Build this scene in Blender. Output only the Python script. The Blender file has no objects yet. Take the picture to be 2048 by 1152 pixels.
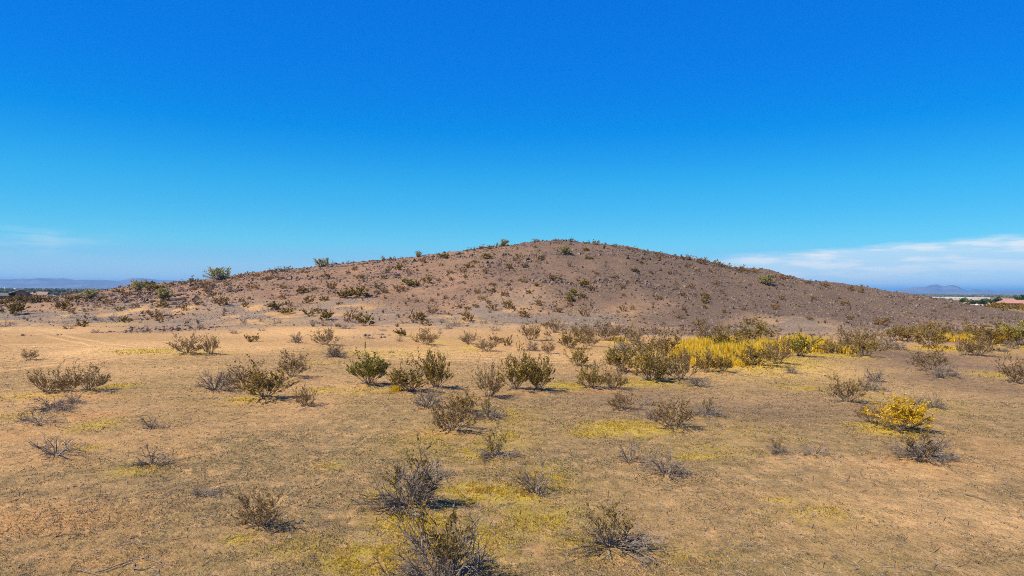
import bpy, math, random
import numpy as np
from mathutils import Matrix, Vector

# ------------------------------------------------------------------ camera, sky, sun, exposure
sc = bpy.context.scene
COL = sc.collection
W, H = 2048.0, 1152.0
CAM_Z = 5.0
LENS = 24.5
F = LENS / 36.0 * W
PITCH = math.atan(6.0 / F)
ROLL = 0.0066
cam_d = bpy.data.cameras.new('camera')
cam_d.lens = LENS
cam_d.sensor_width = 36.0
cam_d.clip_start = 0.1
cam_d.clip_end = 90000.0
cam = bpy.data.objects.new('camera', cam_d)
COL.objects.link(cam)
CAM_M = Matrix.Translation((0, 0, CAM_Z)) @ Matrix.Rotation(math.pi / 2 + PITCH, 4, 'X') @ Matrix.Rotation(ROLL, 4, 'Z')
cam.matrix_world = CAM_M
sc.camera = cam

SUN_EL = math.radians(51)
SUN_AZ = math.radians(-118)      # direction TO the sun, clockwise from +Y (the view direction): left, a little behind
SUN_STRENGTH = 5.0
SKY_STRENGTH = 0.15

world = bpy.data.worlds.new('World')
sc.world = world
world.use_nodes = True
wt = world.node_tree
wt.nodes.clear()


def wn(kind, **kw):
    n = wt.nodes.new(kind)
    for k, v in kw.items():
        setattr(n, k, v)
    return n


def wmath(op, a, b=None, c=None, clamp=False):
    n = wn('ShaderNodeMath', operation=op, use_clamp=clamp)
    for i, v in enumerate((a, b, c)):
        if v is None:
            continue
        if isinstance(v, (int, float)):
            n.inputs[i].default_value = v
        else:
            wt.links.new(v, n.inputs[i])
    return n.outputs[0]


def wsmooth(x, e0, e1):
    n = wn('ShaderNodeMapRange', interpolation_type='SMOOTHSTEP')
    wt.links.new(x, n.inputs['Value'])
    for nm, v in (('From Min', e0), ('From Max', e1)):
        if isinstance(v, (int, float)):
            n.inputs[nm].default_value = v
        else:
            wt.links.new(v, n.inputs[nm])
    return n.outputs['Result']


sky = wn('ShaderNodeTexSky', sky_type='NISHITA', sun_disc=False)
sky.sun_elevation = SUN_EL
sky.sun_rotation = SUN_AZ
sky.altitude = 400
sky.air_density = 1.0
sky.dust_density = 0.0
sky.ozone_density = 2.0
# deeper, cleaner blue, as the photograph's colour rendering gives it, applied alike to the whole sky
wb = wn('ShaderNodeMix', data_type='RGBA', blend_type='MULTIPLY')
wb.inputs[0].default_value = 1.0
wb.inputs[7].default_value = (0.80, 0.93, 1.10, 1)
wt.links.new(sky.outputs[0], wb.inputs[6])
sp = wn('ShaderNodeSeparateColor', mode='HSV')
wt.links.new(wb.outputs[2], sp.inputs[0])
sat = wmath('MULTIPLY', wmath('POWER', sp.outputs[1], 0.47), 1.175, clamp=True)
val = wmath('MULTIPLY', wmath('POWER', sp.outputs[2], 0.33), 2.12)
hsv = wn('ShaderNodeCombineColor', mode='HSV')
hue = wmath('ADD', sp.outputs[0], wmath('MULTIPLY', wsmooth(sp.outputs[1], 0.64, 0.755), 0.025))
hue = wmath('ADD', hue, -0.012)
low = wsmooth(sp.outputs[1], 0.56, 0.34)          # the pale band over the horizon keeps the sky's own blue hue
hue = wmath('ADD', wmath('MULTIPLY', hue, wmath('SUBTRACT', 1.0, low)), wmath('MULTIPLY', low, 0.568))
wt.links.new(hue, hsv.inputs[0])
wt.links.new(sat, hsv.inputs[1])
wt.links.new(val, hsv.inputs[2])
# low thin cloud banks: a direction-based mask, going on round the horizon in the same way
tc = wn('ShaderNodeTexCoord')
sep = wn('ShaderNodeSeparateXYZ')
wt.links.new(tc.outputs['Generated'], sep.inputs[0])
az = wmath('ARCTAN2', sep.outputs[0], sep.outputs[1])
el = wmath('ARCSINE', sep.outputs[2])
azs = wmath('MULTIPLY', az, 9.0)
els = wmath('MULTIPLY', el, 60.0)
cmb = wn('ShaderNodeCombineXYZ')
wt.links.new(azs, cmb.inputs[0])
wt.links.new(els, cmb.inputs[1])
nz = wn('ShaderNodeTexNoise')
nz.inputs['Scale'].default_value = 1.25
nz.inputs['Detail'].default_value = 7.0
nz.inputs['Roughness'].default_value = 0.58
wt.links.new(cmb.outputs[0], nz.inputs['Vector'])
nzc = nz.outputs['Fac']
# bank on the right: top edge rises slowly to the right
top = wmath('MULTIPLY_ADD', az, 0.060, 0.0335)
topn = wmath('MULTIPLY_ADD', nzc, 0.012, top)
topn = wmath('ADD', topn, -0.006)
below_top = wmath('SUBTRACT', topn, el)
m_top = wsmooth(below_top, -0.002, 0.010)
m_bot = wsmooth(below_top, 0.075, 0.008)
m_az = wsmooth(az, 0.24, 0.36)
body = wsmooth(nzc, 0.42, 0.60)
m1 = wmath('MULTIPLY', wmath('MULTIPLY', m_top, m_bot), wmath('MULTIPLY', m_az, wmath('MULTIPLY_ADD', body, 0.55, 0.45)))
m1 = wmath('MULTIPLY', m1, 0.95)
# faint veil on the left
d2 = wmath('ABSOLUTE', wmath('SUBTRACT', el, 0.055))
m2 = wmath('MULTIPLY', wsmooth(d2, 0.03, 0.0), wsmooth(az, -0.48, -0.62))
m2 = wmath('MULTIPLY', wmath('MULTIPLY', m2, wsmooth(nzc, 0.4, 0.7)), 0.35)
mask = wmath('ADD', m1, m2, clamp=True)
mixc = wn('ShaderNodeMix', data_type='RGBA')
wt.links.new(mask, mixc.inputs['Factor'])
wt.links.new(hsv.outputs['Color'], mixc.inputs[6])
mixc.inputs[7].default_value = (3.9, 4.2, 4.4, 1)
bg = wn('ShaderNodeBackground')
bg.inputs['Strength'].default_value = SKY_STRENGTH
wt.links.new(mixc.outputs[2], bg.inputs['Color'])
wo = wn('ShaderNodeOutputWorld')
wt.links.new(bg.outputs[0], wo.inputs['Surface'])

sun_d = bpy.data.lights.new('sun', 'SUN')
sun_d.energy = SUN_STRENGTH
sun_d.angle = math.radians(0.53)
sun_d.color = (1.0, 0.89, 0.70)
sun = bpy.data.objects.new('sun', sun_d)
COL.objects.link(sun)
to_sun = Vector((math.sin(SUN_AZ) * math.cos(SUN_EL), math.cos(SUN_AZ) * math.cos(SUN_EL), math.sin(SUN_EL)))
sun.rotation_euler = to_sun.to_track_quat('Z', 'Y').to_euler()
sun.location = (0, 0, 60)

sc.view_settings.view_transform = 'Standard'
sc.view_settings.look = 'None'
sc.view_settings.exposure = 0.55
sc.view_settings.gamma = 1.0
sc.view_settings.use_curve_mapping = False
sc.render.engine = 'CYCLES'
sc.cycles.use_denoising = False
sc.cycles.denoiser = 'OPENIMAGEDENOISE'
sc.cycles.denoising_input_passes = 'RGB_ALBEDO_NORMAL'
sc.cycles.denoising_prefilter = 'ACCURATE'
sc.cycles.filter_width = 1.0
sc.cycles.max_bounces = 4
sc.cycles.diffuse_bounces = 2
sc.cycles.transparent_max_bounces = 8
sc.cycles.volume_bounces = 0

# ------------------------------------------------------------------ small maths helpers
R3 = np.array(CAM_M.to_3x3())


def ray(px, py):
    d = R3 @ np.array([(px - W / 2) / F, -(py - H / 2) / F, -1.0])
    return d / d[1]                       # scaled so that t is the depth along +Y


def at(px, py, depth):
    d = ray(px, py) * depth
    return np.array([d[0], d[1], CAM_Z + d[2]])


def _hash(ix, iy, seed):
    h = (ix.astype(np.int64) * 374761393 + iy.astype(np.int64) * 668265263 + seed * 1442695041) & 0xFFFFFFFF
    h = ((h ^ (h >> 13)) * 1274126177) & 0xFFFFFFFF
    h = (h ^ (h >> 16)) & 0xFFFFFFFF
    return h.astype(np.float64) / 4294967295.0


def vnoise(x, y, seed=0):
    x = np.asarray(x, float)
    y = np.asarray(y, float)
    ix, iy = np.floor(x), np.floor(y)
    fx, fy = x - ix, y - iy
    ux, uy = fx * fx * (3 - 2 * fx), fy * fy * (3 - 2 * fy)
    a, b = _hash(ix, iy, seed), _hash(ix + 1, iy, seed)
    c, d = _hash(ix, iy + 1, seed), _hash(ix + 1, iy + 1, seed)
    return (a * (1 - ux) + b * ux) * (1 - uy) + (c * (1 - ux) + d * ux) * uy


def fbm(x, y, seed=0, octs=4, gain=0.5):
    s, a, t = 0.0, 1.0, 0.0
    for o in range(octs):
        s = s + a * vnoise(x * 2 ** o + 17.3 * o, y * 2 ** o - 9.1 * o, seed + o)
        t += a
        a *= gain
    return s / t


def sstep(x, a, b):
    t = np.clip((np.asarray(x, float) - a) / (b - a), 0, 1)
    return t * t * (3 - 2 * t)


# ------------------------------------------------------------------ terrain
SIL = [(-300, 608), (-100, 605), (0, 602), (100, 600), (180, 596), (240, 588), (290, 581), (330, 573), (400, 563), (455, 558), (500, 553),
       (560, 546), (640, 534), (700, 528), (760, 523), (850, 514), (920, 507), (980, 496), (1020, 491), (1060, 486), (1110, 482),
       (1150, 485), (1200, 491), (1260, 501), (1320, 512), (1380, 520), (1440, 533), (1500, 544), (1560, 556), (1620, 567), (1680, 577),
       (1720, 584), (1770, 592.5), (1800, 598.5), (1836, 606), (1870, 609.5), (1912, 612.5), (1955, 616), (2006, 623.5), (2048, 631), (2200, 642)]
_RP = [(-300, 190), (0, 195), (400, 195), (1110, 205), (1500, 196), (1800, 172), (2048, 146), (2200, 135)]
_rx, _rh, _rr = [], [], []
for px, py in SIL:
    R = float(np.interp(px, [a for a, b in _RP], [b for a, b in _RP]))
    p = at(px, py, R)
    _rx.append(p[0])
    _rh.append(p[2])
    _rr.append(R)
_rx += [_rx[-1] + 25, _rx[-1] + 60]
_rh += [0.1, 0.0]
_rr += [135, 135]
_rx = [_rx[0] - 60] + _rx
_rh = [0.2] + _rh
_rr = [190] + _rr
KN = at(285, 569, 430)


def ridge(x):
    return np.interp(x, _rx, _rr), np.interp(x, _rx, _rh)


def hill_t(x, y):
    R, Hh = ridge(x)
    Ff = 103 + 14 * (fbm(x / 38.0, x * 0 + 3.3, 5, 2) - 0.5)
    return np.clip((y - Ff) / (R - Ff), 0, 1), np.clip((y - R) / 120.0, 0, 1), Hh


def height(x, y, fine=True):
    x = np.asarray(x, float)
    y = np.asarray(y, float)
    t, t2, Hh = hill_t(x, y)
    s = t * t * (3 - 2 * t)
    g = 0.7 * s + 0.3 * np.sin(t * math.pi / 2)
    z = Hh * g * (1 - t2 * t2 * (3 - 2 * t2))
    # gullies and low ledges on the hillside, dying out at the skyline
    hm = np.clip(Hh / 8.0, 0, 1) * sstep(t, 0, .25) * (1 - sstep(t, .80, 1.0)) * (t2 <= 0)
    z = z + hm * (2.3 * (fbm(x / 17.0, y / 26.0, 21, 3) - 0.5) + 0.9 * (fbm(x / 5.0, y / 6.0, 31, 2) - 0.5))
    foot = sstep(y, 60, 100) * (1 - sstep(y, 150, 190))
    z = z + foot * 0.7 * (fbm(x / 22.0, y / 11.0, 41, 3) - 0.5)
    near = (1 - sstep(y, 120, 300))
    z = z + near * (0.22 * (fbm(x / 9.0, y / 9.0, 51, 3) - 0.5))
    z = z + 0.55 * sstep(Hh, 3, 8) * np.exp(-((t - 1) / .12) ** 2) * (fbm(x / 3.5, y / 9.0, 45, 3) - 0.45) * (t2 < .2)
    z = z + 7.6 * np.exp(-((x - KN[0]) / 17.0) ** 2 - ((y - 430) / 25.0) ** 2)
    if fine:
        for mx, my, mr, mh in MOUNDS:
            k = np.nonzero((np.abs(x - mx) < 2.5 * mr) & (np.abs(y - my) < 2.5 * mr))[0] if x.ndim else None
            if x.ndim == 0:
                z = z + mh * math.exp(-((float(x) - mx) ** 2 + (float(y) - my) ** 2) / mr ** 2)
            elif len(k):
                z[k] += mh * np.exp(-((x[k] - mx) ** 2 + (y[k] - my) ** 2) / mr ** 2)
        n2 = (1 - sstep(y, 40, 90))
        z = z + n2 * (0.07 * (fbm(x / 0.9, y / 0.9, 61, 3) - 0.5))
        z = z + 0.35 * sstep(t, .1, .4) * (1 - sstep(t, .93, 1)) * (fbm(x / 1.6, y / 1.6, 71, 2) - 0.5) * (t2 <= 0)
    return z


_MY = np.concatenate([np.geomspace(7, 270, 900)])


def ground(px, py):
    """the point of the ground seen at this pixel of the photograph (or the nearest approach, on the skyline)"""
    d = ray(px, py)
    xs, zs = d[0] * _MY, CAM_Z + d[2] * _MY
    gz = height(xs, _MY, False)
    below = np.nonzero(zs <= gz)[0]
    if len(below):
        k = below[0]
    else:
        k = int(np.argmin((zs - gz) / _MY))
    y = _MY[k]
    x = d[0] * y
    return np.array([x, y, float(height(x, y, False))])


# ------------------------------------------------------------------ shrubs large enough to show their parts: px, base py, width, height, kind, label
NEAR = '''
375 710 60 38 b|olive creosote bush beside the yellow grass on the sandy track, wider of the pair
422 710 30 37 b|narrow olive creosote bush, right one of the pair on the sandy track
58 721 32 20 b|sparse low straw-coloured shrub alone on the sand at the left edge
95 787 62 46 b|brown creosote bush, left half of the big clump at the far left
178 784 70 52 b|brown creosote bush, right half of the big clump at the far left
140 786 44 34 b|low brown creosote bush in the middle of the big clump at far left
146 808 36 22 d|small dark dead shrub just below the big clump at the far left
106 824 74 26 s|low grey tangle of dead twigs below the big clump at the far left
78 850 64 28 w|dead shrub with arching bare twigs near the left edge, below the grey tangle
47 844 22 22 w|small bare forked twig shrub closest to the left edge
302 858 46 30 w|small grey dead shrub alone on open ground left of centre
112 914 92 38 w|dark sprawling dead shrub at the left, with one white bleached stem
305 934 72 46 w|sparse dead shrub of a few curved bare twigs, lower left
407 992 44 14 s|very low grey patch of dead twigs on bare ground, lower left
522 1057 84 76 b|upright brown bush with its shadow to the right, in the lower left
432 784 66 38 d|grey leafless shrub at the left end of the row left of the bright green bush
490 778 72 48 b|olive-brown bush in the row left of centre, behind the largest one
530 802 92 66 c|largest olive bush in the row left of the bright green bush
582 757 62 48 b|airy brown creosote bush standing behind the row, left of centre
610 812 38 36 b|small grey bush with sparse leaves right of the olive row
739 772 70 60 g|bright green creosote bush, the greenest of all, left of centre
820 786 88 56 c|wide olive-green creosote bush just right of the bright green bush
872 779 64 66 c|tall olive creosote bush, right half of the central clump
855 817 54 38 d|grey dead shrub right below the wide central creosote clump
925 828 58 42 c|olive bush standing behind the brown bush at the picture centre
908 864 88 60 b|brown creosote bush on orange soil at the picture centre
977 840 74 40 a|arching grey dead shrub right of the bush on orange soil
990 917 80 62 a|dead shrub with a golden tuft on top, on yellowish ground near the centre
978 797 56 68 b|slender brown bush at the left of the tall pair right of centre
1030 782 66 80 c|tall leafy creosote bush in the middle of the picture, tallest of its group
1077 785 68 64 c|creosote bush with spreading right side, next to the yellow grass strip
1183 778 56 44 c|olive bush on orange soil at the left front of the long shrub row
1226 780 48 46 b|grey-olive bush on orange soil, second at the front of the long row
1246 747 66 52 c|wide olive bush behind the two front bushes of the long row
1250 707 48 28 d|grey leafless shrub showing above the wide olive bush of the row
1310 722 84 58 b|tall brown bush, highest at the left end of the yellow grass
1298 764 60 62 c|olive bush with a pale bare stem leaning in its middle
1322 760 38 40 b|small bush with a forked stem in front of the long row
1362 762 52 50 b|brown bush at the front just left of the low grey shrub
1397 774 48 18 d|low grey dead shrub lying before the long row
1414 746 48 44 c|olive bush in front of the bright yellow grass, left of two
1445 746 40 36 c|olive bush in front of the bright yellow grass, right of two
1420 694 54 40 b|brown bush standing inside the yellow grass, left one
1452 704 66 46 c|olive-brown bush in the middle of the bright yellow grass
1515 681 74 38 c|wide dark bush behind the bright yellow grass
1512 735 74 46 c|wide olive bush right of the yellow grass, front of its clump
1556 731 60 46 b|brown bush in the middle of the clump right of the yellow grass
1601 715 54 42 g|green bush at the right end of the yellow grass clump
1664 708 48 30 b|low yellowish-brown bush at the right end of the yellow grass
1728 715 60 44 c|rounded olive bush standing alone at the front edge of the right row
1696 702 46 36 b|brown bush half hidden behind the rounded olive bush
1722 690 64 32 b|dull bush farther back, above the rounded olive bush
1775 700 50 24 d|grey dead mound right of the rounded olive bush
1801 702 26 16 d|small dark dead shrub at the right end of the grey mound
1800 684 64 28 c|olive bush behind the grey dead mound on the right
1862 697 66 46 c|dark dense bush with grey stems at its foot in the right row
1843 671 44 22 h|orange-brown bush at the back of the right row, left of the dense bush
1887 676 36 26 c|olive bush at the back of the right row, right of the dense bush
1928 713 36 34 b|thin brown bush left of the pair standing forward in the right row
1958 714 50 38 b|brown bush right of the pair standing forward in the right row
1980 692 74 42 c|wide green-brown bush in the right row, left of the yellow bush
1946 684 54 36 c|olive bush right behind the yellow grass strip of the right row
2009 693 38 28 y|small bright yellow bush in the right row near the right edge
2022 698 30 14 d|small dark dead shrub right below the small yellow bush
2042 694 56 46 g|dark green bush cut by the right edge, in the right row
2003 704 26 9 s|very low dead twigs left below the small yellow bush
1862 743 70 40 b|airy brown bush alone on pale sand in front of the right row
1888 757 56 24 s|low bush with twigs along the ground, below the airy brown bush
2032 768 72 52 b|sparse brown bush cut by the right edge, on pale sand
1694 808 66 50 b|brown vase-shaped bush left of the large yellow bush
1743 783 54 22 d|low grey dead shrub right of the brown vase-shaped bush
1751 765 38 22 d|small brown shrub just behind the low grey dead one
1800 864 100 66 y|large bright yellow bush on the right
1742 848 56 40 b|dull brown bush leaning on the left side of the large yellow bush
1868 818 44 28 d|small dead shrub with curved twigs right of the large yellow bush
1832 813 34 20 d|small thin dead twigs just behind the large yellow bush
1583 748 30 16 d|tiny dark dead shrub alone on sand below the yellow grass
1556 908 42 32 a|small dead shrub with a green sprig, left of the flat dead one
1628 912 76 28 w|flat dead shrub trailing to the right on bare sand
1848 922 116 46 t|wide flat dead shrub with one green sprig, beside the white scrap
1244 820 54 40 b|small brown bush below the long row, left of a forked twig
1290 812 30 18 w|forked dark dead twig right of a small brown bush
1349 860 86 60 b|brown bush with dry twigs right of the flat yellow patch
1306 840 30 18 d|small pale dead twigs at the left of the brown bush by the yellow patch
1412 834 64 34 a|grey dead shrub of arching looped twigs, right of centre
1258 926 66 44 w|pale grey dead shrub, left of the pair below the yellow patch
1332 952 86 54 d|dark dead shrub, right of the pair below the yellow patch
1068 988 76 54 d|dark dead shrub rising from orange and yellow grass
1222 1104 180 84 a|large sprawling dead shrub with long curved bare branches at the bottom right
820 1019 150 104 t|large dead shrub with a looped branch and olive tuft, lower centre
885 1176 210 134 t|large dead bush with brown leaves cut by the bottom edge
850 691 50 30 h|rounded orange-brown bush on yellow grass at the hill foot
937 689 36 24 b|grey-brown bush right of the rounded orange-brown one
592 687 30 20 d|grey dead shrub on the sandy flat left of the brown bush
652 692 48 30 b|round grey-brown bush on the sandy flat above the dark tilted one
672 716 46 22 t|dark low shrub leaning right on the edge of the sandy track
976 704 42 26 b|olive-brown bush left of the leafless ones at the hill foot
1065 703 28 22 d|small dark leafless shrub between two brown bushes at the hill foot
1095 709 30 24 b|pale brown bush right of the small dark leafless shrub
1140 699 50 36 c|golden-olive bush left of the long shrub row
1180 694 36 26 b|brown bush joined to the right of the golden-olive bush
1164 682 50 30 b|brown bush behind the golden-olive bush
1214 684 58 38 b|wide brown bush beside the small orange grass tuft
1263 684 34 30 b|grey-brown upright bush right of the small orange grass tuft
1156 733 40 38 c|small vase-shaped olive bush standing before the long row
1060 682 42 34 b|round fan-shaped brown bush at the foot of the hill
1109 667 36 26 b|brown fan-shaped bush up and right of the round fan-shaped one
'''
# smaller ones: px, base py, width, height, kind
SMALL = '''
310 581 40 13 H;340 572 20 9 h;365 570 20 9 h;397 571 18 9 h;204 598 18 9 h;325 615 22 12 H;237 586 20 9 H;255 592 16 9 h;276 592 14 8 h;145 601 28 12 H;126 620 30 21 H
141 626 16 9 h;30 630 34 32 H;3 609 14 9 H;3 625 12 9 H;20 605 26 12 H;45 605 28 14 H;64 605 26 12 H;85 603 26 12 H;102 602 22 10 h;12 653 36 18 d;172 624 20 11 d;186 622 14 9 d
193 616 14 9 h;215 611 24 11 h;239 621 20 11 h;270 617 20 10 h;303 617 16 9 d;366 621 16 14 h;395 611 14 10 h;416 576 28 12 h;455 572 16 9 h;415 586 14 9 h;424 592 14 9 h;388 581 12 8 h
447 612 22 19 h;431 607 16 14 h;482 604 14 9 h;491 614 14 12 h;500 577 20 9 h;230 641 30 14 d;251 646 20 15 H;196 641 20 8 d;309 634 26 14 h;321 646 18 18 h;338 632 12 8 d;138 658 30 13 d
167 654 20 12 H;196 666 24 7 s;265 659 18 9 d;294 653 14 7 d;402 656 16 9 d;486 647 18 13 d;469 667 28 7 s;506 684 26 14 h
774 545 12 9 H;846 527 14 10 h;797 540 16 12 H;709 541 12 8 h;817 548 12 9 h;697 549 10 9 h;653 557 17 12 H;719 558 16 12 h;766 558 12 9 h;604 545 9 6 h
534 561 22 10 h;568 578 16 8 h;662 578 20 14 h;603 586 22 11 H;628 581 16 7 H;549 600 14 10 d;563 599 16 12 h;690 596 36 18 H;719 594 32 23 H;616 607 18 12 H;648 602 16 10 H
678 610 14 9 h;756 577 18 13 h;753 590 12 8 h;770 587 16 7 h;800 583 22 12 h;827 572 26 12 g;810 566 14 9 H;856 568 18 16 H;877 563 10 9 h;903 560 10 7 h;932 557 10 10 h
901 546 14 8 h;925 545 14 10 h;970 548 12 12 h;938 536 20 10 H;952 526 14 9 h;973 518 22 10 H;882 533 10 7 h;1019 538 14 12 h;987 571 14 8 h;983 585 20 10 h;953 588 10 10 h;1011 592 18 10 h
962 600 16 8 h;892 598 10 8 h;865 603 10 8 h;833 606 12 8 h;976 607 12 10 h;550 618 28 13 H;577 613 14 12 h;571 628 28 13 H;640 626 24 14 h;620 633 26 15 h;652 641 26 19 H
704 646 40 27 h;731 651 30 23 H;522 643 20 10 d;555 647 16 14 d;865 627 22 14 h;830 642 24 20 h;843 640 20 14 H;808 647 22 10 d;851 652 24 13 h;884 645 18 14 d;917 617 16 8 h
934 621 14 12 h;952 616 14 12 h;937 643 24 20 h;914 653 22 16 d;898 658 18 14 d;983 621 24 13 h;1017 617 26 16 h;967 647 18 11 d;990 662 28 14 d;1000 650 24 10 d;659 652 14 10 d
631 646 40 6 s;694 657 34 8 s;523 662 16 7 d;803 672 24 14 H;798 683 20 12 d;764 661 20 4 s;741 677 22 10 s;880 668 12 12 d;659 664 18 9 d;991 685 22 18 h;1015 692 24 20 b;783 706 16 6 d
1171 502 12 8 H;1069 497 9 6 h;1179 519 18 8 H;1083 521 14 9 H;1039 517 16 10 h;1032 522 10 8 h;1048 535 12 9 h;1138 534 9 12 h;1271 544 18 8 H;1284 528 14 7 H;1193 551 10 8 h
1228 557 16 10 h;1316 518 14 8 h;1339 549 10 8 h;1376 535 18 8 h;1419 544 10 6 h;1395 543 12 7 h;1109 559 26 12 h;1047 565 14 9 h;1075 574 14 9 H;1167 575 22 15 H;1184 582 16 11 H
1127 590 26 12 d;1147 591 16 12 g;1164 596 18 12 H;1060 588 10 9 H;1140 604 20 13 H;1139 612 14 8 h;1079 612 14 13 h;1246 578 10 8 h;1255 568 9 7 h;1248 593 9 8 h;1319 598 10 7 H
1364 592 14 8 h;1384 578 12 10 h;1433 570 16 9 h;1411 596 18 15 h;1411 607 16 13 H;1411 618 10 8 h;1359 638 16 12 h;1368 621 10 10 h;1246 623 16 11 h;1265 621 10 10 h;1323 650 22 13 d
1168 632 22 13 h;1140 632 12 8 d;1116 625 18 11 h;1050 635 22 14 h;1448 626 10 8 h;1486 622 10 8 h;1090 653 14 10 H;1095 673 14 11 h;1099 682 26 8 s;1398 657 24 20 h
1565 600 12 9 h;1552 618 16 10 h;1620 640 14 10 h;1692 612 20 12 h;1700 640 14 10 h;1628 600 12 7 h;1760 650 24 12 h;1775 645 14 10 h;1830 668 20 12 h;1905 620 12 10 d;1860 635 14 6 d;1990 650 18 8 d;1500 650 22 14 h
'''
SKYLINE = '''
388 566 14 10 h;562 544 16 7 h;577 542 14 7 h;547 547 12 6 h;666 531 10 8 d;696 528 8 6 d;706 527 8 5 d;771 522 14 7 h;787 522 10 6 h;803 520 6 5 d;888 517 16 8 H;874 512 6 5 d
935 504 8 6 h;946 502 8 6 h;969 499 16 7 h;983 498 10 6 h;1074 484 10 5 h;1141 483 8 5 h;1175 488 8 5 h;1191 490 10 7 h;1228 495 8 5 h;1256 499 8 5 h;1271 503 12 8 h;1293 507 8 6 h
1318 511 14 5 h;1351 517 10 6 h;1370 521 18 8 h;1403 528 16 9 h;1433 533 14 10 h;1455 537 14 8 h;1481 545 14 10 h;1496 545 10 7 h;1512 547 12 8 h;1546 556 10 7 h;1570 560 18 8 h;1616 568 10 6 h
1650 574 14 7 h;1700 582 9 7 h;1720 586 12 9 h;480 556 12 6 h;510 553 14 6 h
'''

MOUNDS = []


def blob(px, py, rx, ry, s=1.0):
    c = ground(px, py)
    rwx = rx * c[1] / F
    rwy = max(ry * c[1] * c[1] / (F * CAM_Z), 0.25)
    return (c[0], c[1], rwx, rwy, s)


YEL = [blob(*b) for b in [
    (1250, 857, 80, 14, 1.), (1180, 868, 50, 8, .6), (960, 905, 60, 24, .6), (1010, 875, 60, 20, .5), (960, 985, 75, 20, 1.), (1090, 965, 50, 30, .6),
    (1080, 1040, 95, 34, .55), (290, 703, 60, 5, 1.), (390, 706, 70, 6, .55), (240, 772, 34, 7, .7), (60, 792, 70, 10, .4), (190, 850, 40, 14, .6),
    (30, 832, 45, 10, .45), (640, 782, 32, 6, .9), (720, 782, 80, 7, .45), (1130, 773, 36, 8, 1.), (1290, 765, 90, 10, .8), (1600, 776, 48, 6, .6),
    (1990, 750, 44, 7, .5), (1750, 850, 50, 7, .9), (1800, 864, 62, 9, 1.), (1800, 802, 90, 10, .4), (830, 1050, 70, 26, 1.), (740, 1120, 90, 36, .9),
    (940, 1090, 90, 50, .55), (770, 990, 40, 16, .7), (1170, 1080, 60, 34, .5), (270, 942, 52, 11, .6), (172, 895, 34, 8, .7), (1450, 716, 150, 24, 1.),
    (1645, 707, 60, 9, 1.), (480, 1082, 30, 10, .8), (740, 706, 170, 7, .35), (1390, 914, 44, 5, .7), (1560, 1000, 34, 8, .5), (1650, 1030, 90, 24, .4),
    (1000, 832, 60, 18, .6), (660, 932, 34, 8, .4), (860, 880, 90, 30, .35), (940, 697, 34, 4, .8), (1240, 684, 30, 4, 1.), (880, 684, 30, 4, .7),
    (1900, 700, 90, 6, .6), (2030, 694, 40, 5, .8), (500, 800, 40, 6, .7), (1350, 1110, 90, 26, .25), (600, 1100, 90, 30, .3), (1430, 900, 90, 20, .3),
    (250, 646, 24, 3, .7), (830, 672, 26, 3, .6), (1060, 1000, 40, 14, .8), (640, 725, 60, 5, .4), (1870, 820, 40, 8, .35), (1480, 860, 100, 22, .25)]]
SAND = [blob(*b) for b in [
    (150, 706, 200, 16, 1.), (330, 690, 260, 9, .6), (480, 698, 240, 7, .9), (720, 700, 260, 6, .8), (300, 740, 160, 12, .6), (120, 660, 150, 9, .6),
    (620, 665, 260, 10, .6), (900, 706, 180, 7, .6), (1130, 712, 120, 9, .6), (1700, 745, 260, 18, 1.), (1950, 735, 160, 16, 1.), (1850, 790, 200, 16, .7), (1640, 925, 130, 14, .9),
    (1800, 1030, 170, 44, .9), (1980, 1040, 130, 80, 1.), (1800, 950, 160, 20, .7), (1560, 800, 160, 12, .6), (1330, 955, 90, 10, .35), (180, 1030, 180, 34, .3), (400, 905, 60, 12, .6),
    (560, 1000, 60, 26, .4), (780, 860, 120, 14, .3), (1050, 650, 120, 6, .35), (400, 625, 120, 4, .6), (800, 655, 120, 5, .4), (1180, 642, 90, 3, .5), (1360, 642, 60, 3, .5)]]
RED = [blob(*b) for b in [
    (905, 868, 70, 9, 1.), (180, 832, 60, 10, .7), (110, 790, 60, 6, .6), (1200, 782, 90, 7, .6), (1440, 748, 60, 4, .6), (530, 803, 80, 6, .6), (80, 1045, 190, 40, .8), (200, 1120, 160, 40, .4),
    (1900, 880, 90, 30, .3), (740, 645, 70, 5, .8), (30, 870, 60, 16, .4), (1780, 925, 70, 14, .35), (350, 905, 60, 10, .5), (200, 795, 60, 8, .5), (1330, 950, 40, 7, .5),
    (1060, 990, 40, 10, .8), (1090, 1100, 40, 12, .4), (540, 1060, 40, 12, .4), (980, 700, 40, 4, .5), (850, 690, 40, 4, .6), (1350, 858, 60, 7, .4), (1000, 540, 90, 3, .5), (780, 548, 90, 3, .4), (1250, 545, 60, 3, .4)]]


for row in NEAR.split('\n'):
    if row.strip():
        a, b, w_, h_, k_ = row.split('|')[0].split()
        g_ = ground(float(a), float(b))
        ww = float(w_) * g_[1] / F
        MOUNDS.append((g_[0] + .1 * ww, g_[1], .42 * ww, min(.16, .07 * ww)))
        RED.append((g_[0] + .15 * ww, g_[1], .55 * ww, .5 * ww, .42))
# where the dry grass stands thickest
THICK = [blob(*b) for b in [
    (980, 930, 330, 60, 1.), (1100, 1040, 330, 70, 1.), (900, 1120, 300, 60, .9), (330, 975, 260, 22, .8), (620, 1110, 260, 50, .7), (1420, 880, 180, 24, .6), (1440, 1060, 190, 40, .7),
    (380, 800, 160, 10, .8), (640, 880, 260, 26, .6), (1700, 875, 130, 9, .4), (60, 960, 160, 20, .7), (450, 1120, 200, 30, .5)]]


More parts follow.
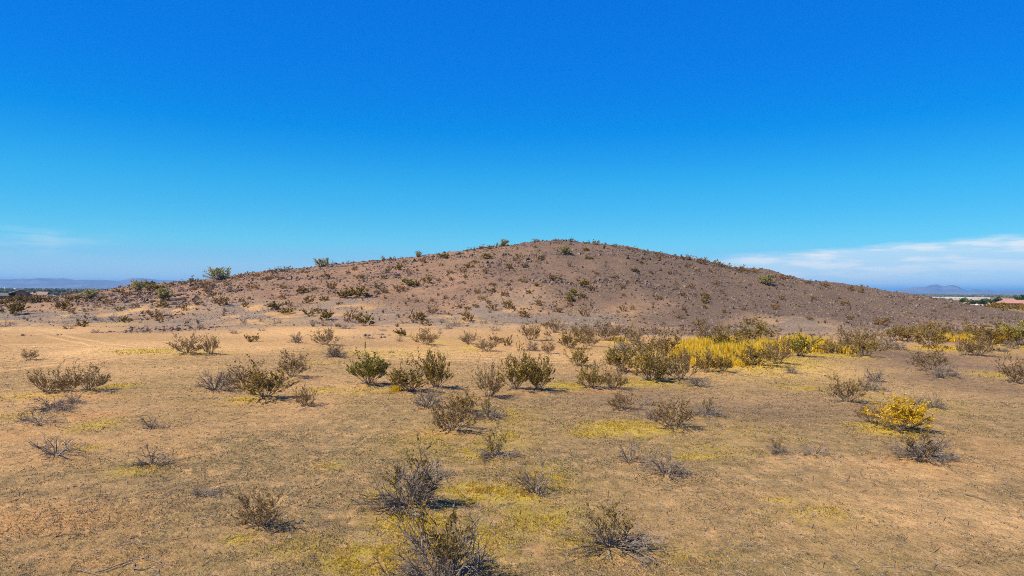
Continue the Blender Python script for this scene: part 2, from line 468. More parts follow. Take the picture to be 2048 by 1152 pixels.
def blobs(lst, x, y, soft=1.0):
    m = np.zeros_like(np.asarray(x, float))
    for cx, cy, rx, ry, s in lst:
        k = np.nonzero((np.abs(x - cx) < rx * 2.6) & (np.abs(y - cy) < ry * 2.6))[0]
        q = ((x[k] - cx) / rx) ** 2 + ((y[k] - cy) / ry) ** 2
        m[k] = np.maximum(m[k], s * np.exp(-q * soft))
    return m


# wheel ruts of the dirt track on the left
RUTS = []
for line in [[(-60, 672), (90, 668), (200, 690), (330, 700), (520, 698), (760, 704), (1000, 716)], [(-60, 690), (120, 692), (260, 702), (360, 697)],
             [(-60, 720), (120, 716), (230, 708), (290, 699)], [(-60, 745), (100, 728), (220, 716), (280, 706)], [(20, 660), (60, 648), (120, 640), (230, 636)],
             [(-40, 652), (60, 655), (150, 668), (300, 664)], [(420, 706), (600, 708), (800, 716), (1060, 724), (1200, 720)]]:
    pts = [ground(a, b)[:2] for a, b in line]
    for off in (-0.8, 0.8):
        q = []
        for i, p in enumerate(pts):
            t = pts[min(i + 1, len(pts) - 1)] - pts[max(i - 1, 0)]
            n = np.array([-t[1], t[0]]) / (np.hypot(*t) + 1e-6)
            q.append(p + n * off)
        RUTS.append(np.array(q))


def rut_mask(x, y):
    m = np.zeros_like(x)
    sel = (y > 30) & (y < 140)
    xs, ys = x[sel], y[sel]
    mm = np.zeros_like(xs)
    wob = 0.5 * (fbm(xs / 4, ys / 4, 91, 2) - .5)
    for q in RUTS:
        for a, b in zip(q[:-1], q[1:]):
            ab = b - a
            L2 = ab @ ab
            t = np.clip(((xs - a[0]) * ab[0] + (ys - a[1]) * ab[1]) / L2, 0, 1)
            d = np.hypot(xs - a[0] - t * ab[0] + wob, ys - a[1] - t * ab[1] + wob)
            mm = np.maximum(mm, np.exp(-(d / 0.26) ** 2))
    m[sel] = mm
    return m


def hill_masks(x, y):
    t, t2, Hh = hill_t(x, y)
    n1 = fbm(x / 14.0, y / 18.0, 101, 4)
    n2 = fbm(x / 4.0, y / 5.0, 111, 3)
    on = sstep(Hh, 0.8, 4.0)
    hill = on * sstep(t + 0.5 * (n1 - 0.5) + .10 * sstep(x, -5, 30), 0.02, 0.26) * (1 - sstep(t2, .5, 1.))
    gray = sstep(y + 46 * (n1 - .5) + 14 * (n2 - .5) + 9 * sstep(x, -5, 30), 72, 112) * (1 - sstep(y, 165, 215)) * (1 - 0.6 * hill)
    gray = gray * sstep(y, 64, 84) * np.maximum(sstep(n2 + .25 * (n1 - .5), 0.14, 0.46), .9 * sstep(x, 20, 60) * sstep(n2, .1, .35))
    return hill, gray, n1, n2


def masks(x, y):
    hill, gray, n1, n2 = hill_masks(x, y)
    yel = blobs(YEL, x, y) * (1.2 + 1.3 * (n2 - .3))
    sand = np.maximum(.74 * blobs(SAND, x, y) * (0.4 + 1.1 * n2), 1.0 * rut_mask(x, y) * (.55 + .6 * n2))
    grass = (1 - .75 * sstep(y, 24, 60)) * (1 - sstep(y, 60, 95)) * sstep(n1 + 0.6 * (n2 - .5), .22, .50)
    thick = blobs(THICK, x, y) * (0.5 + .9 * n2)
    grass = np.maximum(.72 * grass, thick)
    grass = np.clip(grass * (1 - 0.8 * np.clip(sand, 0, 1)), 0, 1)
    red = blobs(RED, x, y) * (0.4 + 1.2 * n2)
    varn_shade = np.clip(.06 + 1.0 * sstep(x + 50 * (n1 - .5), -25, 40), 0, 1) * np.maximum(hill, gray)  # desert varnish, plus shade of the right flank put into the colour
    far = sstep(y, 380, 620) * (1 - 0.0 * x)
    field = np.exp(-((y - 640) / 80.0) ** 2) * sstep(x, 120, 200)
    return [np.clip(a, 0, 1) for a in (hill, gray, yel, sand, grass, red, varn_shade, far, field)]


# ------------------------------------------------------------------ materials
MATS = {}


class NT:
    def __init__(self, name):
        self.m = bpy.data.materials.new(name)
        self.m.use_nodes = True
        self.t = self.m.node_tree
        self.b = self.t.nodes['Principled BSDF']
        self.b.inputs['Specular IOR Level'].default_value = 0.15
        MATS[name] = self.m

    def n(self, kind, **kw):
        q = self.t.nodes.new(kind)
        for k, v in kw.items():
            setattr(q, k, v)
        return q

    def put(self, sock, v):
        if isinstance(v, (int, float)):
            sock.default_value = v
        elif isinstance(v, tuple):
            sock.default_value = v if len(v) == 4 else v + (1,)
        else:
            self.t.links.new(v, sock)

    def noise(self, vec, scale, detail=4, rough=0.55):
        q = self.n('ShaderNodeTexNoise')
        if vec is not None:
            self.t.links.new(vec, q.inputs['Vector'])
        q.inputs['Scale'].default_value = scale
        q.inputs['Detail'].default_value = detail
        q.inputs['Roughness'].default_value = rough
        return q.outputs['Fac']

    def math(self, op, a, b=None, clamp=False):
        q = self.n('ShaderNodeMath', operation=op, use_clamp=clamp)
        self.put(q.inputs[0], a)
        if b is not None:
            self.put(q.inputs[1], b)
        return q.outputs[0]

    def smooth(self, x, a, b):
        q = self.n('ShaderNodeMapRange', interpolation_type='SMOOTHSTEP')
        self.put(q.inputs['Value'], x)
        q.inputs['From Min'].default_value = a
        q.inputs['From Max'].default_value = b
        return q.outputs['Result']

    def mix(self, f, a, b, mode='MIX'):
        q = self.n('ShaderNodeMix', data_type='RGBA', blend_type=mode)
        self.put(q.inputs[0], f)
        self.put(q.inputs[6], a)
        self.put(q.inputs[7], b)
        return q.outputs[2]

    def bump(self, hgt, strength, dist):
        q = self.n('ShaderNodeBump')
        self.put(q.inputs['Height'], hgt)
        q.inputs['Strength'].default_value = strength
        q.inputs['Distance'].default_value = dist
        self.t.links.new(q.outputs[0], self.b.inputs['Normal'])


def plain(name, col, rough=0.8, var=0.15, scale=6.0, spec=0.15, metallic=0.0):
    n = NT(name)
    tcn = n.n('ShaderNodeTexCoord')
    f = n.noise(tcn.outputs['Object'], scale)
    c2 = tuple(max(0, c * (1 - var * 2)) for c in col)
    n.put(n.b.inputs['Base Color'], n.mix(n.smooth(f, .3, .7), col, c2))
    n.b.inputs['Roughness'].default_value = rough
    n.b.inputs['Specular IOR Level'].default_value = spec
    n.b.inputs['Metallic'].default_value = metallic
    return n.m


def ground_material():
    n = NT('desert_ground')
    tcn = n.n('ShaderNodeTexCoord')
    v = tcn.outputs['Object']
    at_ = []
    for nm in ('mask_a', 'mask_b', 'mask_c'):
        a = n.n('ShaderNodeAttribute', attribute_name=nm)
        s = n.n('ShaderNodeSeparateColor')
        n.t.links.new(a.outputs['Color'], s.inputs[0])
        at_ += [s.outputs[0], s.outputs[1], s.outputs[2]]
    hill, gray, yel, sand, grass, red, varn_shade, far, field = at_
    nl = n.noise(v, 0.09, 4)
    nm_ = n.noise(v, 0.9, 5, .6)
    nf = n.noise(v, 5.5, 5, .65)
    nff = n.noise(v, 21.0, 4, .7)
    st = n.n('ShaderNodeMapping')
    st.inputs['Scale'].default_value = (1.0, 0.55, 1.0)
    n.t.links.new(v, st.inputs[0])
    ns = n.noise(st.outputs[0], 2.3, 6, .68)
    base = n.mix(n.smooth(nl, .35, .65), (.40, .265, .142), (.335, .228, .128))
    base = n.mix(n.smooth(nm_, .42, .70), base, (.30, .20, .112))
    base = n.mix(n.math('MULTIPLY', sand, .9), base, (.58, .39, .215))
    gfac = n.math('MULTIPLY', grass, n.smooth(ns, .36, .56))
    gc_ = n.mix(n.smooth(nl, .40, .60), (.150, .130, .076), (.20, .165, .066))
    base = n.mix(n.math('MULTIPLY', gfac, .86), base, gc_)
    lt = n.math('MULTIPLY', grass, n.smooth(ns, .40, .30))
    base = n.mix(n.math('MULTIPLY', lt, .7), base, (.54, .385, .225))
    gf2 = n.math('MULTIPLY', grass, n.smooth(nf, .52, .64))
    base = n.mix(n.math('MULTIPLY', gf2, .7), base, (.092, .076, .052))
    base = n.mix(n.math('MULTIPLY', red, .75), base, (.46, .245, .105))
    base = n.mix(n.math('MULTIPLY', grass, .22), base, (.215, .178, .108))
    base = n.mix(1.0, base, (1.20, 1.07, .81), 'MULTIPLY')
    hcol = n.mix(n.smooth(nm_, .35, .65), (.198, .126, .080), (.258, .165, .103))
    hcol = n.mix(n.smooth(nl, .42, .62), hcol, (.275, .170, .108))
    hcol = n.mix(n.math('MULTIPLY', varn_shade, .85), hcol, (.094, .073, .057))  # right side darkened: rock varnish and painted slope shade together
    spk = n.noise(v, 3.2, 5, .75)
    hcol = n.mix(n.math('MULTIPLY', n.smooth(spk, .50, .60), .62), hcol, (.075, .055, .046))
    hcol = n.mix(n.math('MULTIPLY', n.smooth(spk, .44, .36), .40), hcol, (.36, .25, .18))
    gcol = n.mix(n.smooth(nf, .35, .65), (.25, .195, .145), (.175, .140, .108))
    gcol = n.mix(n.math('MULTIPLY', n.smooth(spk, .52, .62), .55), gcol, (.095, .08, .068))
    gcol = n.mix(n.math('MULTIPLY', varn_shade, .6), gcol, (.125, .100, .080))
    base = n.mix(n.math('MULTIPLY', gray, .92), base, gcol)
    hcol = n.mix(1.0, hcol, (1.06, 1.0, .92), 'MULTIPLY')
    base = n.mix(n.math('MULTIPLY', hill, .95), base, hcol)
    yfac = n.math('MULTIPLY', yel, n.smooth(n.math('ADD', n.math('MULTIPLY', nf, .5), n.math('MULTIPLY', ns, .5)), .36, .58))
    base = n.mix(n.math('MULTIPLY', yfac, .92), base, (.46, .325, .040))
    fcol = n.mix(n.smooth(n.noise(v, .02, 5, .65), .40, .58), (.085, .090, .045), (.25, .195, .125))
    base = n.mix(far, base, fcol)
    base = n.mix(n.math('MULTIPLY', field, .9), base, (.46, .30, .20))
    mot = n.noise(v, 1.9, 6, .74)
    val = n.math('ADD', n.math('ADD', n.math('MULTIPLY', nff, 1.5), n.math('MULTIPLY', mot, 1.7)), -.50)
    mul = n.n('ShaderNodeMix', data_type='RGBA', blend_type='MULTIPLY')
    mul.inputs[0].default_value = 0.9
    n.t.links.new(base, mul.inputs[6])
    cc = n.n('ShaderNodeCombineColor')
    for i in range(3):
        n.t.links.new(val, cc.inputs[i])
    n.t.links.new(cc.outputs[0], mul.inputs[7])
    n.t.links.new(mul.outputs[2], n.b.inputs['Base Color'])
    n.b.inputs['Roughness'].default_value = 0.95
    n.b.inputs['Specular IOR Level'].default_value = 0.08
    hsum = n.math('ADD', n.math('MULTIPLY', ns, 0.6), n.math('MULTIPLY', nf, 0.4))
    hsum = n.math('ADD', hsum, n.math('MULTIPLY', nff, 0.3))
    n.bump(hsum, 1.0, 0.22)
    return n.m


def leaf_material(name, cols, dead=0.0):
    n = NT(name)
    geo = n.n('ShaderNodeNewGeometry')
    oi = n.n('ShaderNodeObjectInfo')
    r = geo.outputs['Random Per Island']
    c = n.mix(r, cols[0], cols[1])
    c = n.mix(n.math('MULTIPLY', n.smooth(oi.outputs['Random'], 0, 1), .75), c, cols[2])
    hs = n.n('ShaderNodeHueSaturation')
    n.put(hs.inputs['Value'], n.math('ADD', n.math('MULTIPLY', r, .8), .6))
    n.t.links.new(c, hs.inputs['Color'])
    n.t.links.new(hs.outputs[0], n.b.inputs['Base Color'])
    n.b.inputs['Roughness'].default_value = 0.6
    tr = n.n('ShaderNodeBsdfTranslucent')
    n.t.links.new(hs.outputs[0], tr.inputs['Color'])
    mx = n.n('ShaderNodeMixShader')
    mx.inputs[0].default_value = 0.25
    n.t.links.new(n.b.outputs[0], mx.inputs[1])
    n.t.links.new(tr.outputs[0], mx.inputs[2])
    n.t.links.new(mx.outputs[0], n.t.nodes['Material Output'].inputs['Surface'])
    return n.m


def wood_material(name, a, b):
    n = NT(name)
    geo = n.n('ShaderNodeNewGeometry')
    tcn = n.n('ShaderNodeTexCoord')
    f = n.noise(tcn.outputs['Object'], 14.0, 3)
    c = n.mix(geo.outputs['Random Per Island'], a, b)
    c = n.mix(n.math('MULTIPLY', n.smooth(f, .4, .7), .5), c, tuple(x * .55 for x in a))
    n.t.links.new(c, n.b.inputs['Base Color'])
    n.b.inputs['Roughness'].default_value = 0.85
    return n.m


def island_material(name, a, b, c3, rough=.9):
    n = NT(name)
    geo = n.n('ShaderNodeNewGeometry')
    r = geo.outputs['Random Per Island']
    c = n.mix(n.smooth(r, 0, .7), a, b)
    c = n.mix(n.smooth(r, .72, 1.0), c, c3)
    n.t.links.new(c, n.b.inputs['Base Color'])
    n.b.inputs['Roughness'].default_value = rough
    return n.m


def attr_material(name):
    n = NT(name)
    a = n.n('ShaderNodeAttribute', attribute_name='tint')
    geo = n.n('ShaderNodeNewGeometry')
    hs = n.n('ShaderNodeHueSaturation')
    n.t.links.new(a.outputs['Color'], hs.inputs['Color'])
    n.put(hs.inputs['Value'], n.math('ADD', n.math('MULTIPLY', geo.outputs['Random Per Island'], .7), .65))
    n.t.links.new(hs.outputs[0], n.b.inputs['Base Color'])
    n.b.inputs['Roughness'].default_value = 0.8
    tr = n.n('ShaderNodeBsdfTranslucent')
    n.t.links.new(hs.outputs[0], tr.inputs['Color'])
    mx = n.n('ShaderNodeMixShader')
    mx.inputs[0].default_value = 0.3
    n.t.links.new(n.b.outputs[0], mx.inputs[1])
    n.t.links.new(tr.outputs[0], mx.inputs[2])
    n.t.links.new(mx.outputs[0], n.t.nodes['Material Output'].inputs['Surface'])
    return n.m


M_GROUND = ground_material()
M_LEAF = {'g': leaf_material('leaf_green', ((.24, .205, .026), (.34, .28, .040), (.23, .20, .03))),
          'c': leaf_material('leaf_olive', ((.235, .160, .022), (.36, .240, .034), (.25, .155, .026))),
          'b': leaf_material('leaf_brown', ((.235, .148, .040), (.33, .21, .058), (.225, .135, .042))),
          'h': leaf_material('leaf_hillside', ((.31, .155, .038), (.38, .215, .055), (.25, .165, .040))),
          'y': leaf_material('leaf_yellow', ((.60, .385, .020), (.74, .49, .028), (.55, .34, .018))),
          'p': leaf_material('leaf_palo_verde', ((.37, .32, .115), (.47, .41, .16), (.38, .33, .12)))}
M_WOOD = {'live': wood_material('stem_bark', (.19, .140, .100), (.31, .24, .18)),
          'dead': wood_material('dead_wood', (.125, .095, .072), (.33, .27, .21)),
          'dark': wood_material('tree_bark', (.11, .085, .06), (.17, .14, .10))}
M_STONE = island_material('hill_stone', (.080, .056, .044), (.160, .110, .084), (.245, .175, .13))
M_STONE_G = island_material('slope_stone', (.13, .10, .075), (.24, .19, .14), (.34, .27, .20))
M_TUFT = attr_material('grass_blade')


# ------------------------------------------------------------------ mesh helpers
def link(name, mesh, parent=None):
    o = bpy.data.objects.new(name, mesh)
    COL.objects.link(o)
    if parent is not None:
        o.parent = parent
    return o


def empty(name, loc=(0, 0, 0), rz=0.0, scale=(1, 1, 1)):
    o = bpy.data.objects.new(name, None)
    o.empty_display_size = 0.3
    COL.objects.link(o)
    o.location = loc
    o.rotation_euler = (0, 0, rz)
    o.scale = scale
    return o


def tag(o, label=None, cat=None, group=None, kind=None):
    for k, v in (('label', label), ('category', cat), ('group', group), ('kind', kind)):
        if v:
            o[k] = v
    return o


def np_mesh(name, V, Fa, mats, mat_idx=None, smooth=False, attrs=None):
    """V (n,3), Fa (m,k) all faces with k corners, or a list of such arrays"""
    Fs = Fa if isinstance(Fa, list) else [Fa]
    Fs = [f for f in Fs if len(f)]
    me = bpy.data.meshes.new(name)
    V = np.ascontiguousarray(V, dtype=np.float32)
    me.vertices.add(len(V))
    me.vertices.foreach_set('co', V.ravel())
    loops = np.concatenate([f.ravel() for f in Fs]).astype(np.int32)
    counts = np.concatenate([np.full(len(f), f.shape[1]) for f in Fs])
    starts = np.concatenate([[0], np.cumsum(counts)[:-1]]).astype(np.int32)
    me.loops.add(len(loops))
    me.loops.foreach_set('vertex_index', loops)
    me.polygons.add(len(counts))
    me.polygons.foreach_set('loop_start', starts)
    if mat_idx is not None:
        me.polygons.foreach_set('material_index', np.asarray(mat_idx, np.int32))
    for m in mats:
        me.materials.append(m)
    me.update(calc_edges=True)
    me.polygons.foreach_set('use_smooth', np.full(len(counts), smooth, dtype=bool))
    for k, a in (attrs or {}).items():
        at_ = me.attributes.new(k, 'FLOAT_COLOR', 'POINT')
        at_.data.foreach_set('color', np.ascontiguousarray(a, dtype=np.float32).ravel())
    me.validate(verbose=False)
    return me


# ------------------------------------------------------------------ the ground sheet
def build_ground():
    ys = np.concatenate([np.linspace(-45, 5, 24)[:-1], np.geomspace(5, 55, 330)[:-1], np.geomspace(55, 260, 330)[:-1], np.geomspace(260, 20000, 130)])
    ny = len(ys)
    nx = 480
    u = np.linspace(-1, 1, nx)
    u = np.sign(u) * (0.72 * np.abs(u) + 0.28 * np.abs(u) ** 4)
    hw = np.maximum(1.15 * ys + 14, 20)
    hw = np.where(ys < 5, 20 + (5 - ys) * .5, hw)
    X = u[None, :] * hw[:, None]
    Y = np.repeat(ys[:, None], nx, 1)
    x, y = X.ravel(), Y.ravel()
    z = height(x, y)
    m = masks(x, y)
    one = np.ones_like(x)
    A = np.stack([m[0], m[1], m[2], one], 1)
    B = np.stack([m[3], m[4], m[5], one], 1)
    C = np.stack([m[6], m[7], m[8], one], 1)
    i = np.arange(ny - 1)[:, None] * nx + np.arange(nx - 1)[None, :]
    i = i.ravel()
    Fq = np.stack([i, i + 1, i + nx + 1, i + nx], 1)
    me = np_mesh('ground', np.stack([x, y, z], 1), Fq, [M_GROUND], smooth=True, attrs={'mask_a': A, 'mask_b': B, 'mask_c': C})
    tag(link('ground', me), kind='structure')


build_ground()


# ------------------------------------------------------------------ far mountains
def build_mountains(name, prof, depth, thick, seed):
    n = NT('rock_' + name)
    tcn = n.n('ShaderNodeTexCoord')
    f = n.noise(tcn.outputs['Object'], 0.0035, 5)
    n.put(n.b.inputs['Base Color'], n.mix(n.smooth(f, .35, .65), (.125, .125, .14), (.19, .18, .19)))
    n.b.inputs['Roughness'].default_value = .95
    pxs = np.arange(prof[0][0], prof[-1][0] + 1, 2.0)
    py = np.interp(pxs, [a for a, b in prof], [b for a, b in prof])
    nd = 26
    V, rows = [], []
    for j in range(nd):
        s = j / (nd - 1)
        d = depth + thick * (s - .55)
        k = math.sin(min(1, s / .55) * math.pi / 2) ** 1.2 if s < .55 else math.cos((s - .55) / .45 * math.pi / 2) ** .8
        xs, zs = [], []
        for a, b in zip(pxs, py):
            p = at(a, b, depth)
            xs.append(p[0] * d / depth)
            zs.append(p[2])
        xs, zs = np.array(xs), np.array(zs)
        rg = np.abs(fbm(xs / 420.0, np.full_like(xs, d / 600.0), seed, 4) - .5) * 2
        hgt = zs * k * (1 - (0.55 * rg) * (1 - abs(s - .55) * 0 - (1 if abs(s - .55) < .02 else 0)))
        V.append(np.stack([xs, np.full_like(xs, d), np.maximum(hgt, 0) - (3 if k < .02 else 0)], 1))
    nx = len(pxs)
    V = np.concatenate(V)
    i = (np.arange(nd - 1)[:, None] * nx + np.arange(nx - 1)[None, :]).ravel()
    me = np_mesh(name, V, np.stack([i, i + 1, i + nx + 1, i + nx], 1), [n.m], smooth=True)
    tag(link(name, me), kind='structure')


build_mountains('mountains', [(-260, 562), (-120, 556), (0, 558), (20, 559), (45, 557), (62, 558), (76, 555.5), (95, 556.5), (110, 557), (125, 556), (140, 558), (150, 560),
                              (175, 559.5), (205, 560), (222, 561), (236, 562), (248, 560), (262, 556.5), (280, 556), (300, 557.5), (320, 560), (350, 561), (380, 564), (440, 568), (520, 577)], 9000, 1600, 7)
build_mountains('mountains', [(1690, 589), (1740, 586.5), (1770, 585), (1790, 581), (1808, 578), (1825, 575), (1848, 574), (1860, 570.5), (1873, 568.5), (1884, 572.5), (1893, 572), (1902, 569.5),
                              (1914, 572), (1928, 579), (1938, 582), (1948, 577.5), (1962, 580), (1975, 578.5), (1990, 582), (2008, 580), (2030, 581), (2060, 579), (2120, 577), (2200, 580), (2320, 590)], 9200, 1600, 17)


# ------------------------------------------------------------------ shrubs
def tube(P, r, sides):
    P = np.asarray(P)
    T = np.gradient(P, axis=0)
    T /= np.linalg.norm(T, axis=1, keepdims=True) + 1e-9
    ref = np.where(np.abs(T[:, 2:3]) > .9, np.array([[1., 0, 0]]), np.array([[0., 0, 1]]))
    A = np.cross(T, ref)
    A /= np.linalg.norm(A, axis=1, keepdims=True) + 1e-9
    B = np.cross(T, A)
    n = len(P)
    an = np.arange(sides) * 2 * math.pi / sides
    V = P[:, None, :] + np.asarray(r)[:, None, None] * (np.cos(an)[None, :, None] * A[:, None, :] + np.sin(an)[None, :, None] * B[:, None, :])
    V = V.reshape(-1, 3)
    k = np.arange(sides)
    base = (np.arange(n - 1) * sides)[:, None]
    Fq = np.stack([base + k, base + (k + 1) % sides, base + sides + (k + 1) % sides, base + sides + k], 2).reshape(-1, 4)
    return V, Fq


def tubes(parts, sides):
    """many tubes at once: parts [(P, r)] -> V, F"""
    by = {}
    for P, rr in parts:
        by.setdefault(len(P), []).append((P, rr))
    Vs, Fs, o = [], [], 0
    an = np.arange(sides) * 2 * math.pi / sides
    k = np.arange(sides)
    for n, lst in by.items():
        P = np.array([a for a, b in lst])
        rr = np.array([b for a, b in lst])
        T = np.empty_like(P)
        T[:, 1:-1] = P[:, 2:] - P[:, :-2]
        T[:, 0] = P[:, 1] - P[:, 0]
        T[:, -1] = P[:, -1] - P[:, -2]
        T /= np.linalg.norm(T, axis=2, keepdims=True) + 1e-9
        ref = np.where(np.abs(T[:, :1, 2:3]) > .9, np.array([1., 0, 0]), np.array([0., 0, 1]))
        A = np.cross(T, np.broadcast_to(ref, T.shape))
        A /= np.linalg.norm(A, axis=2, keepdims=True) + 1e-9
        B = np.cross(T, A)
        V = P[:, :, None, :] + rr[:, :, None, None] * (np.cos(an)[:, None] * A[:, :, None, :] + np.sin(an)[:, None] * B[:, :, None, :])
        m = len(lst)
        base = (np.arange(m) * n * sides)[:, None, None] + (np.arange(n - 1) * sides)[None, :, None]
        Fq = np.stack([base + k, base + (k + 1) % sides, base + sides + (k + 1) % sides, base + sides + k], 3).reshape(-1, 4)
        Vs.append(V.reshape(-1, 3))
        Fs.append(Fq + o)
        o += m * n * sides
    return np.concatenate(Vs), np.concatenate(Fs)


SPEC = {  # stems, lean range, up-curve, subs, twigs, leaves per twig, leaf size, droop, tube radius
    'g': dict(n=24, lean=(.05, .95), up=.22, subs=5, twigs=4, leaf=9, ls=.030, jit=.17, r=.0075),
    'c': dict(n=24, lean=(.05, 1.1), up=.22, subs=5, twigs=4, leaf=7, ls=.029, jit=.19, r=.0075),
    'b': dict(n=24, lean=(.08, 1.2), up=.18, subs=5, twigs=4, leaf=5, ls=.026, jit=.21, r=.0080),
    'd': dict(n=26, lean=(.15, 1.25), up=.0, subs=6, twigs=4, leaf=0, ls=.02, jit=.32, r=.0155),
    's': dict(n=28, lean=(.35, 1.45), up=-.20, subs=7, twigs=5, leaf=0, ls=.02, jit=.38, r=.014),
    't': dict(n=36, lean=(.10, 1.35), up=-.02, subs=7, twigs=5, leaf=8, ls=.022, jit=.36, r=.0125),
    'w': dict(n=13, lean=(.25, 1.3), up=-.05, subs=4, twigs=4, leaf=0, ls=.02, jit=.34, r=.019),
    'a': dict(n=32, lean=(.10, 1.2), up=-.30, subs=6, twigs=4, leaf=7, ls=.022, jit=.36, r=.0115),
    'y': dict(n=34, lean=(.05, 1.25), up=.10, subs=6, twigs=5, leaf=42, ls=.0150, jit=.26, r=.006),
}


def rnd_dir(rng, d, ang):
    v = rng.normal(size=3)
    v -= d * (v @ d)
    v /= np.linalg.norm(v) + 1e-9
    q = d * math.cos(ang) + v * math.sin(ang)
    return q / np.linalg.norm(q)


def grow_path(rng, p, d, L, segs, up, jit):
    pts = [np.array(p, float)]
    d = np.array(d, float)
    for _ in range(segs):
        d = d + np.array([0, 0, up]) * (1.0 / segs) * 2 + rng.normal(size=3) * jit / math.sqrt(segs)
        d /= np.linalg.norm(d)
        q = pts[-1] + d * L / segs
        if q[2] < 0.012:
            q[2] = 0.012 + rng.random() * .02
            d[2] = abs(d[2]) * .3
        pts.append(q)
    return np.array(pts)


def make_shrub(kind, seed, lod):
    """-> list of branches [(V, F)], leaf quads V (n,4,3). Normalised: height 1, width 1"""
    S = SPEC[kind]
    rng = np.random.default_rng(seed)
    branches, leaves = [], []
    n = S['n'] if lod else max(9, S['n'] // 2)
    subs = S['subs'] if lod else S['subs'] - 1
    sides = 3
    for i in range(n):
        az = 2 * math.pi * (i + rng.uniform(-.4, .4)) / n * (1.0 if rng.random() > .15 else 1.7)
        lean = S['lean'][0] + (S['lean'][1] - S['lean'][0]) * rng.random() ** .62
        d = np.array([math.sin(lean) * math.cos(az), math.sin(lean) * math.sin(az), math.cos(lean)])
        L = rng.uniform(.55, 1.05) * (.84 + .16 * math.cos(2 * lean)) * (1.0 if kind not in 'st' else rng.uniform(.7, 1.1))
        p0 = np.array([math.cos(az), math.sin(az), 0]) * rng.uniform(.0, .075) + np.array([0, 0, -.03])
        green_top = kind in 'ta' and lean < .50
        up = S['up'] if not green_top else .3
        P = grow_path(rng, p0, d, L, 6, up, S['jit'])
        parts = [(P, np.linspace(S['r'] * rng.uniform(.8, 1.5), S['r'] * .35, len(P)))]
        for j in range(subs):
            f = rng.uniform(.28, .95) * (len(P) - 1)
            k = int(f)
            q = P[k] + (P[min(k + 1, len(P) - 1)] - P[k]) * (f - k)
            dd = P[min(k + 1, len(P) - 1)] - P[k]
            dd = dd / (np.linalg.norm(dd) + 1e-9)
            d2 = rnd_dir(rng, dd, rng.uniform(.3, .85))
            if kind in 'gcby':
                d2[2] = abs(d2[2]) * .8 + .15
                d2 /= np.linalg.norm(d2)
            L2 = L * rng.uniform(.22, .48)
            P2 = grow_path(rng, q, d2, L2, 4, up * .8, S['jit'] * .9)
            parts.append((P2, np.linspace(S['r'] * .55, S['r'] * .25, len(P2))))
            for m in range(S['twigs']):
                f2 = rng.uniform(.25, 1.0) * (len(P2) - 1)
                k2 = min(int(f2), len(P2) - 2)
                q2 = P2[k2] + (P2[k2 + 1] - P2[k2]) * (f2 - k2)
                d3 = P2[k2 + 1] - P2[k2]
                d3 = rnd_dir(rng, d3 / (np.linalg.norm(d3) + 1e-9), rng.uniform(.25, .9))
                if kind in 'gcby':
                    d3[2] = abs(d3[2]) * .8 + .2
                    d3 /= np.linalg.norm(d3)
                L3 = rng.uniform(.07, .19)
                P3 = grow_path(rng, q2, d3, L3, 2, up * .6, S['jit'])
                parts.append((P3, np.linspace(S['r'] * .32, S['r'] * .16, len(P3))))
                if S['leaf'] and (kind not in 'ta' or green_top):
                    if kind == 'y' and q2[2] < rng.uniform(.15, .45):
                        continue
                    patch = rng.random()
                    nl = S['leaf'] if patch > .25 else S['leaf'] // 3
                    for _ in range(nl):
                        tt = rng.uniform(.15, 1.05) * 2
                        kk = min(int(tt), 1)
                        c = P3[kk] + (P3[kk + 1] - P3[kk]) * (tt - kk) + rng.normal(size=3) * .010
                        leaves.append((c, d3))
        branches.append(list(tubes(parts, sides)))
    LQ = np.zeros((0, 4, 3))
    if leaves:
        C = np.array([c for c, d in leaves])
        D = np.array([d for c, d in leaves])
        m = len(C)
        a = D + rng.normal(size=(m, 3)) * .55
        a /= np.linalg.norm(a, axis=1, keepdims=True)
        b = np.cross(a, rng.normal(size=(m, 3)))
        b /= np.linalg.norm(b, axis=1, keepdims=True) + 1e-9
        s = S['ls'] * rng.uniform(.6, 1.35, size=(m, 1))
        LQ = np.stack([C - a * s, C + b * s * .45, C + a * s, C - b * s * .45], 1)
    allv = np.concatenate([v for v, f in branches] + ([LQ.reshape(-1, 3)] if len(LQ) else []))
    zt = np.percentile(allv[:, 2], 98.5 if kind not in 'ta' else 97)
    rad = np.percentile(np.hypot(allv[:, 0], allv[:, 1]), 93 if kind not in 'dstwa' else 96)
    sc_ = np.array([.5 / rad, .5 / rad, 1.0 / zt])
    for b in branches:
        b[0] = b[0] * sc_
    return branches, LQ * sc_


def leaf_key(kind):
    return {'t': 'c', 'a': 'c'}.get(kind, kind)


def wood_key(kind):
    return 'dead' if kind in 'dstwa' else 'live'


def quads(LQ):
    return LQ.reshape(-1, 3), np.arange(len(LQ) * 4).reshape(-1, 4)


PROTO = {}


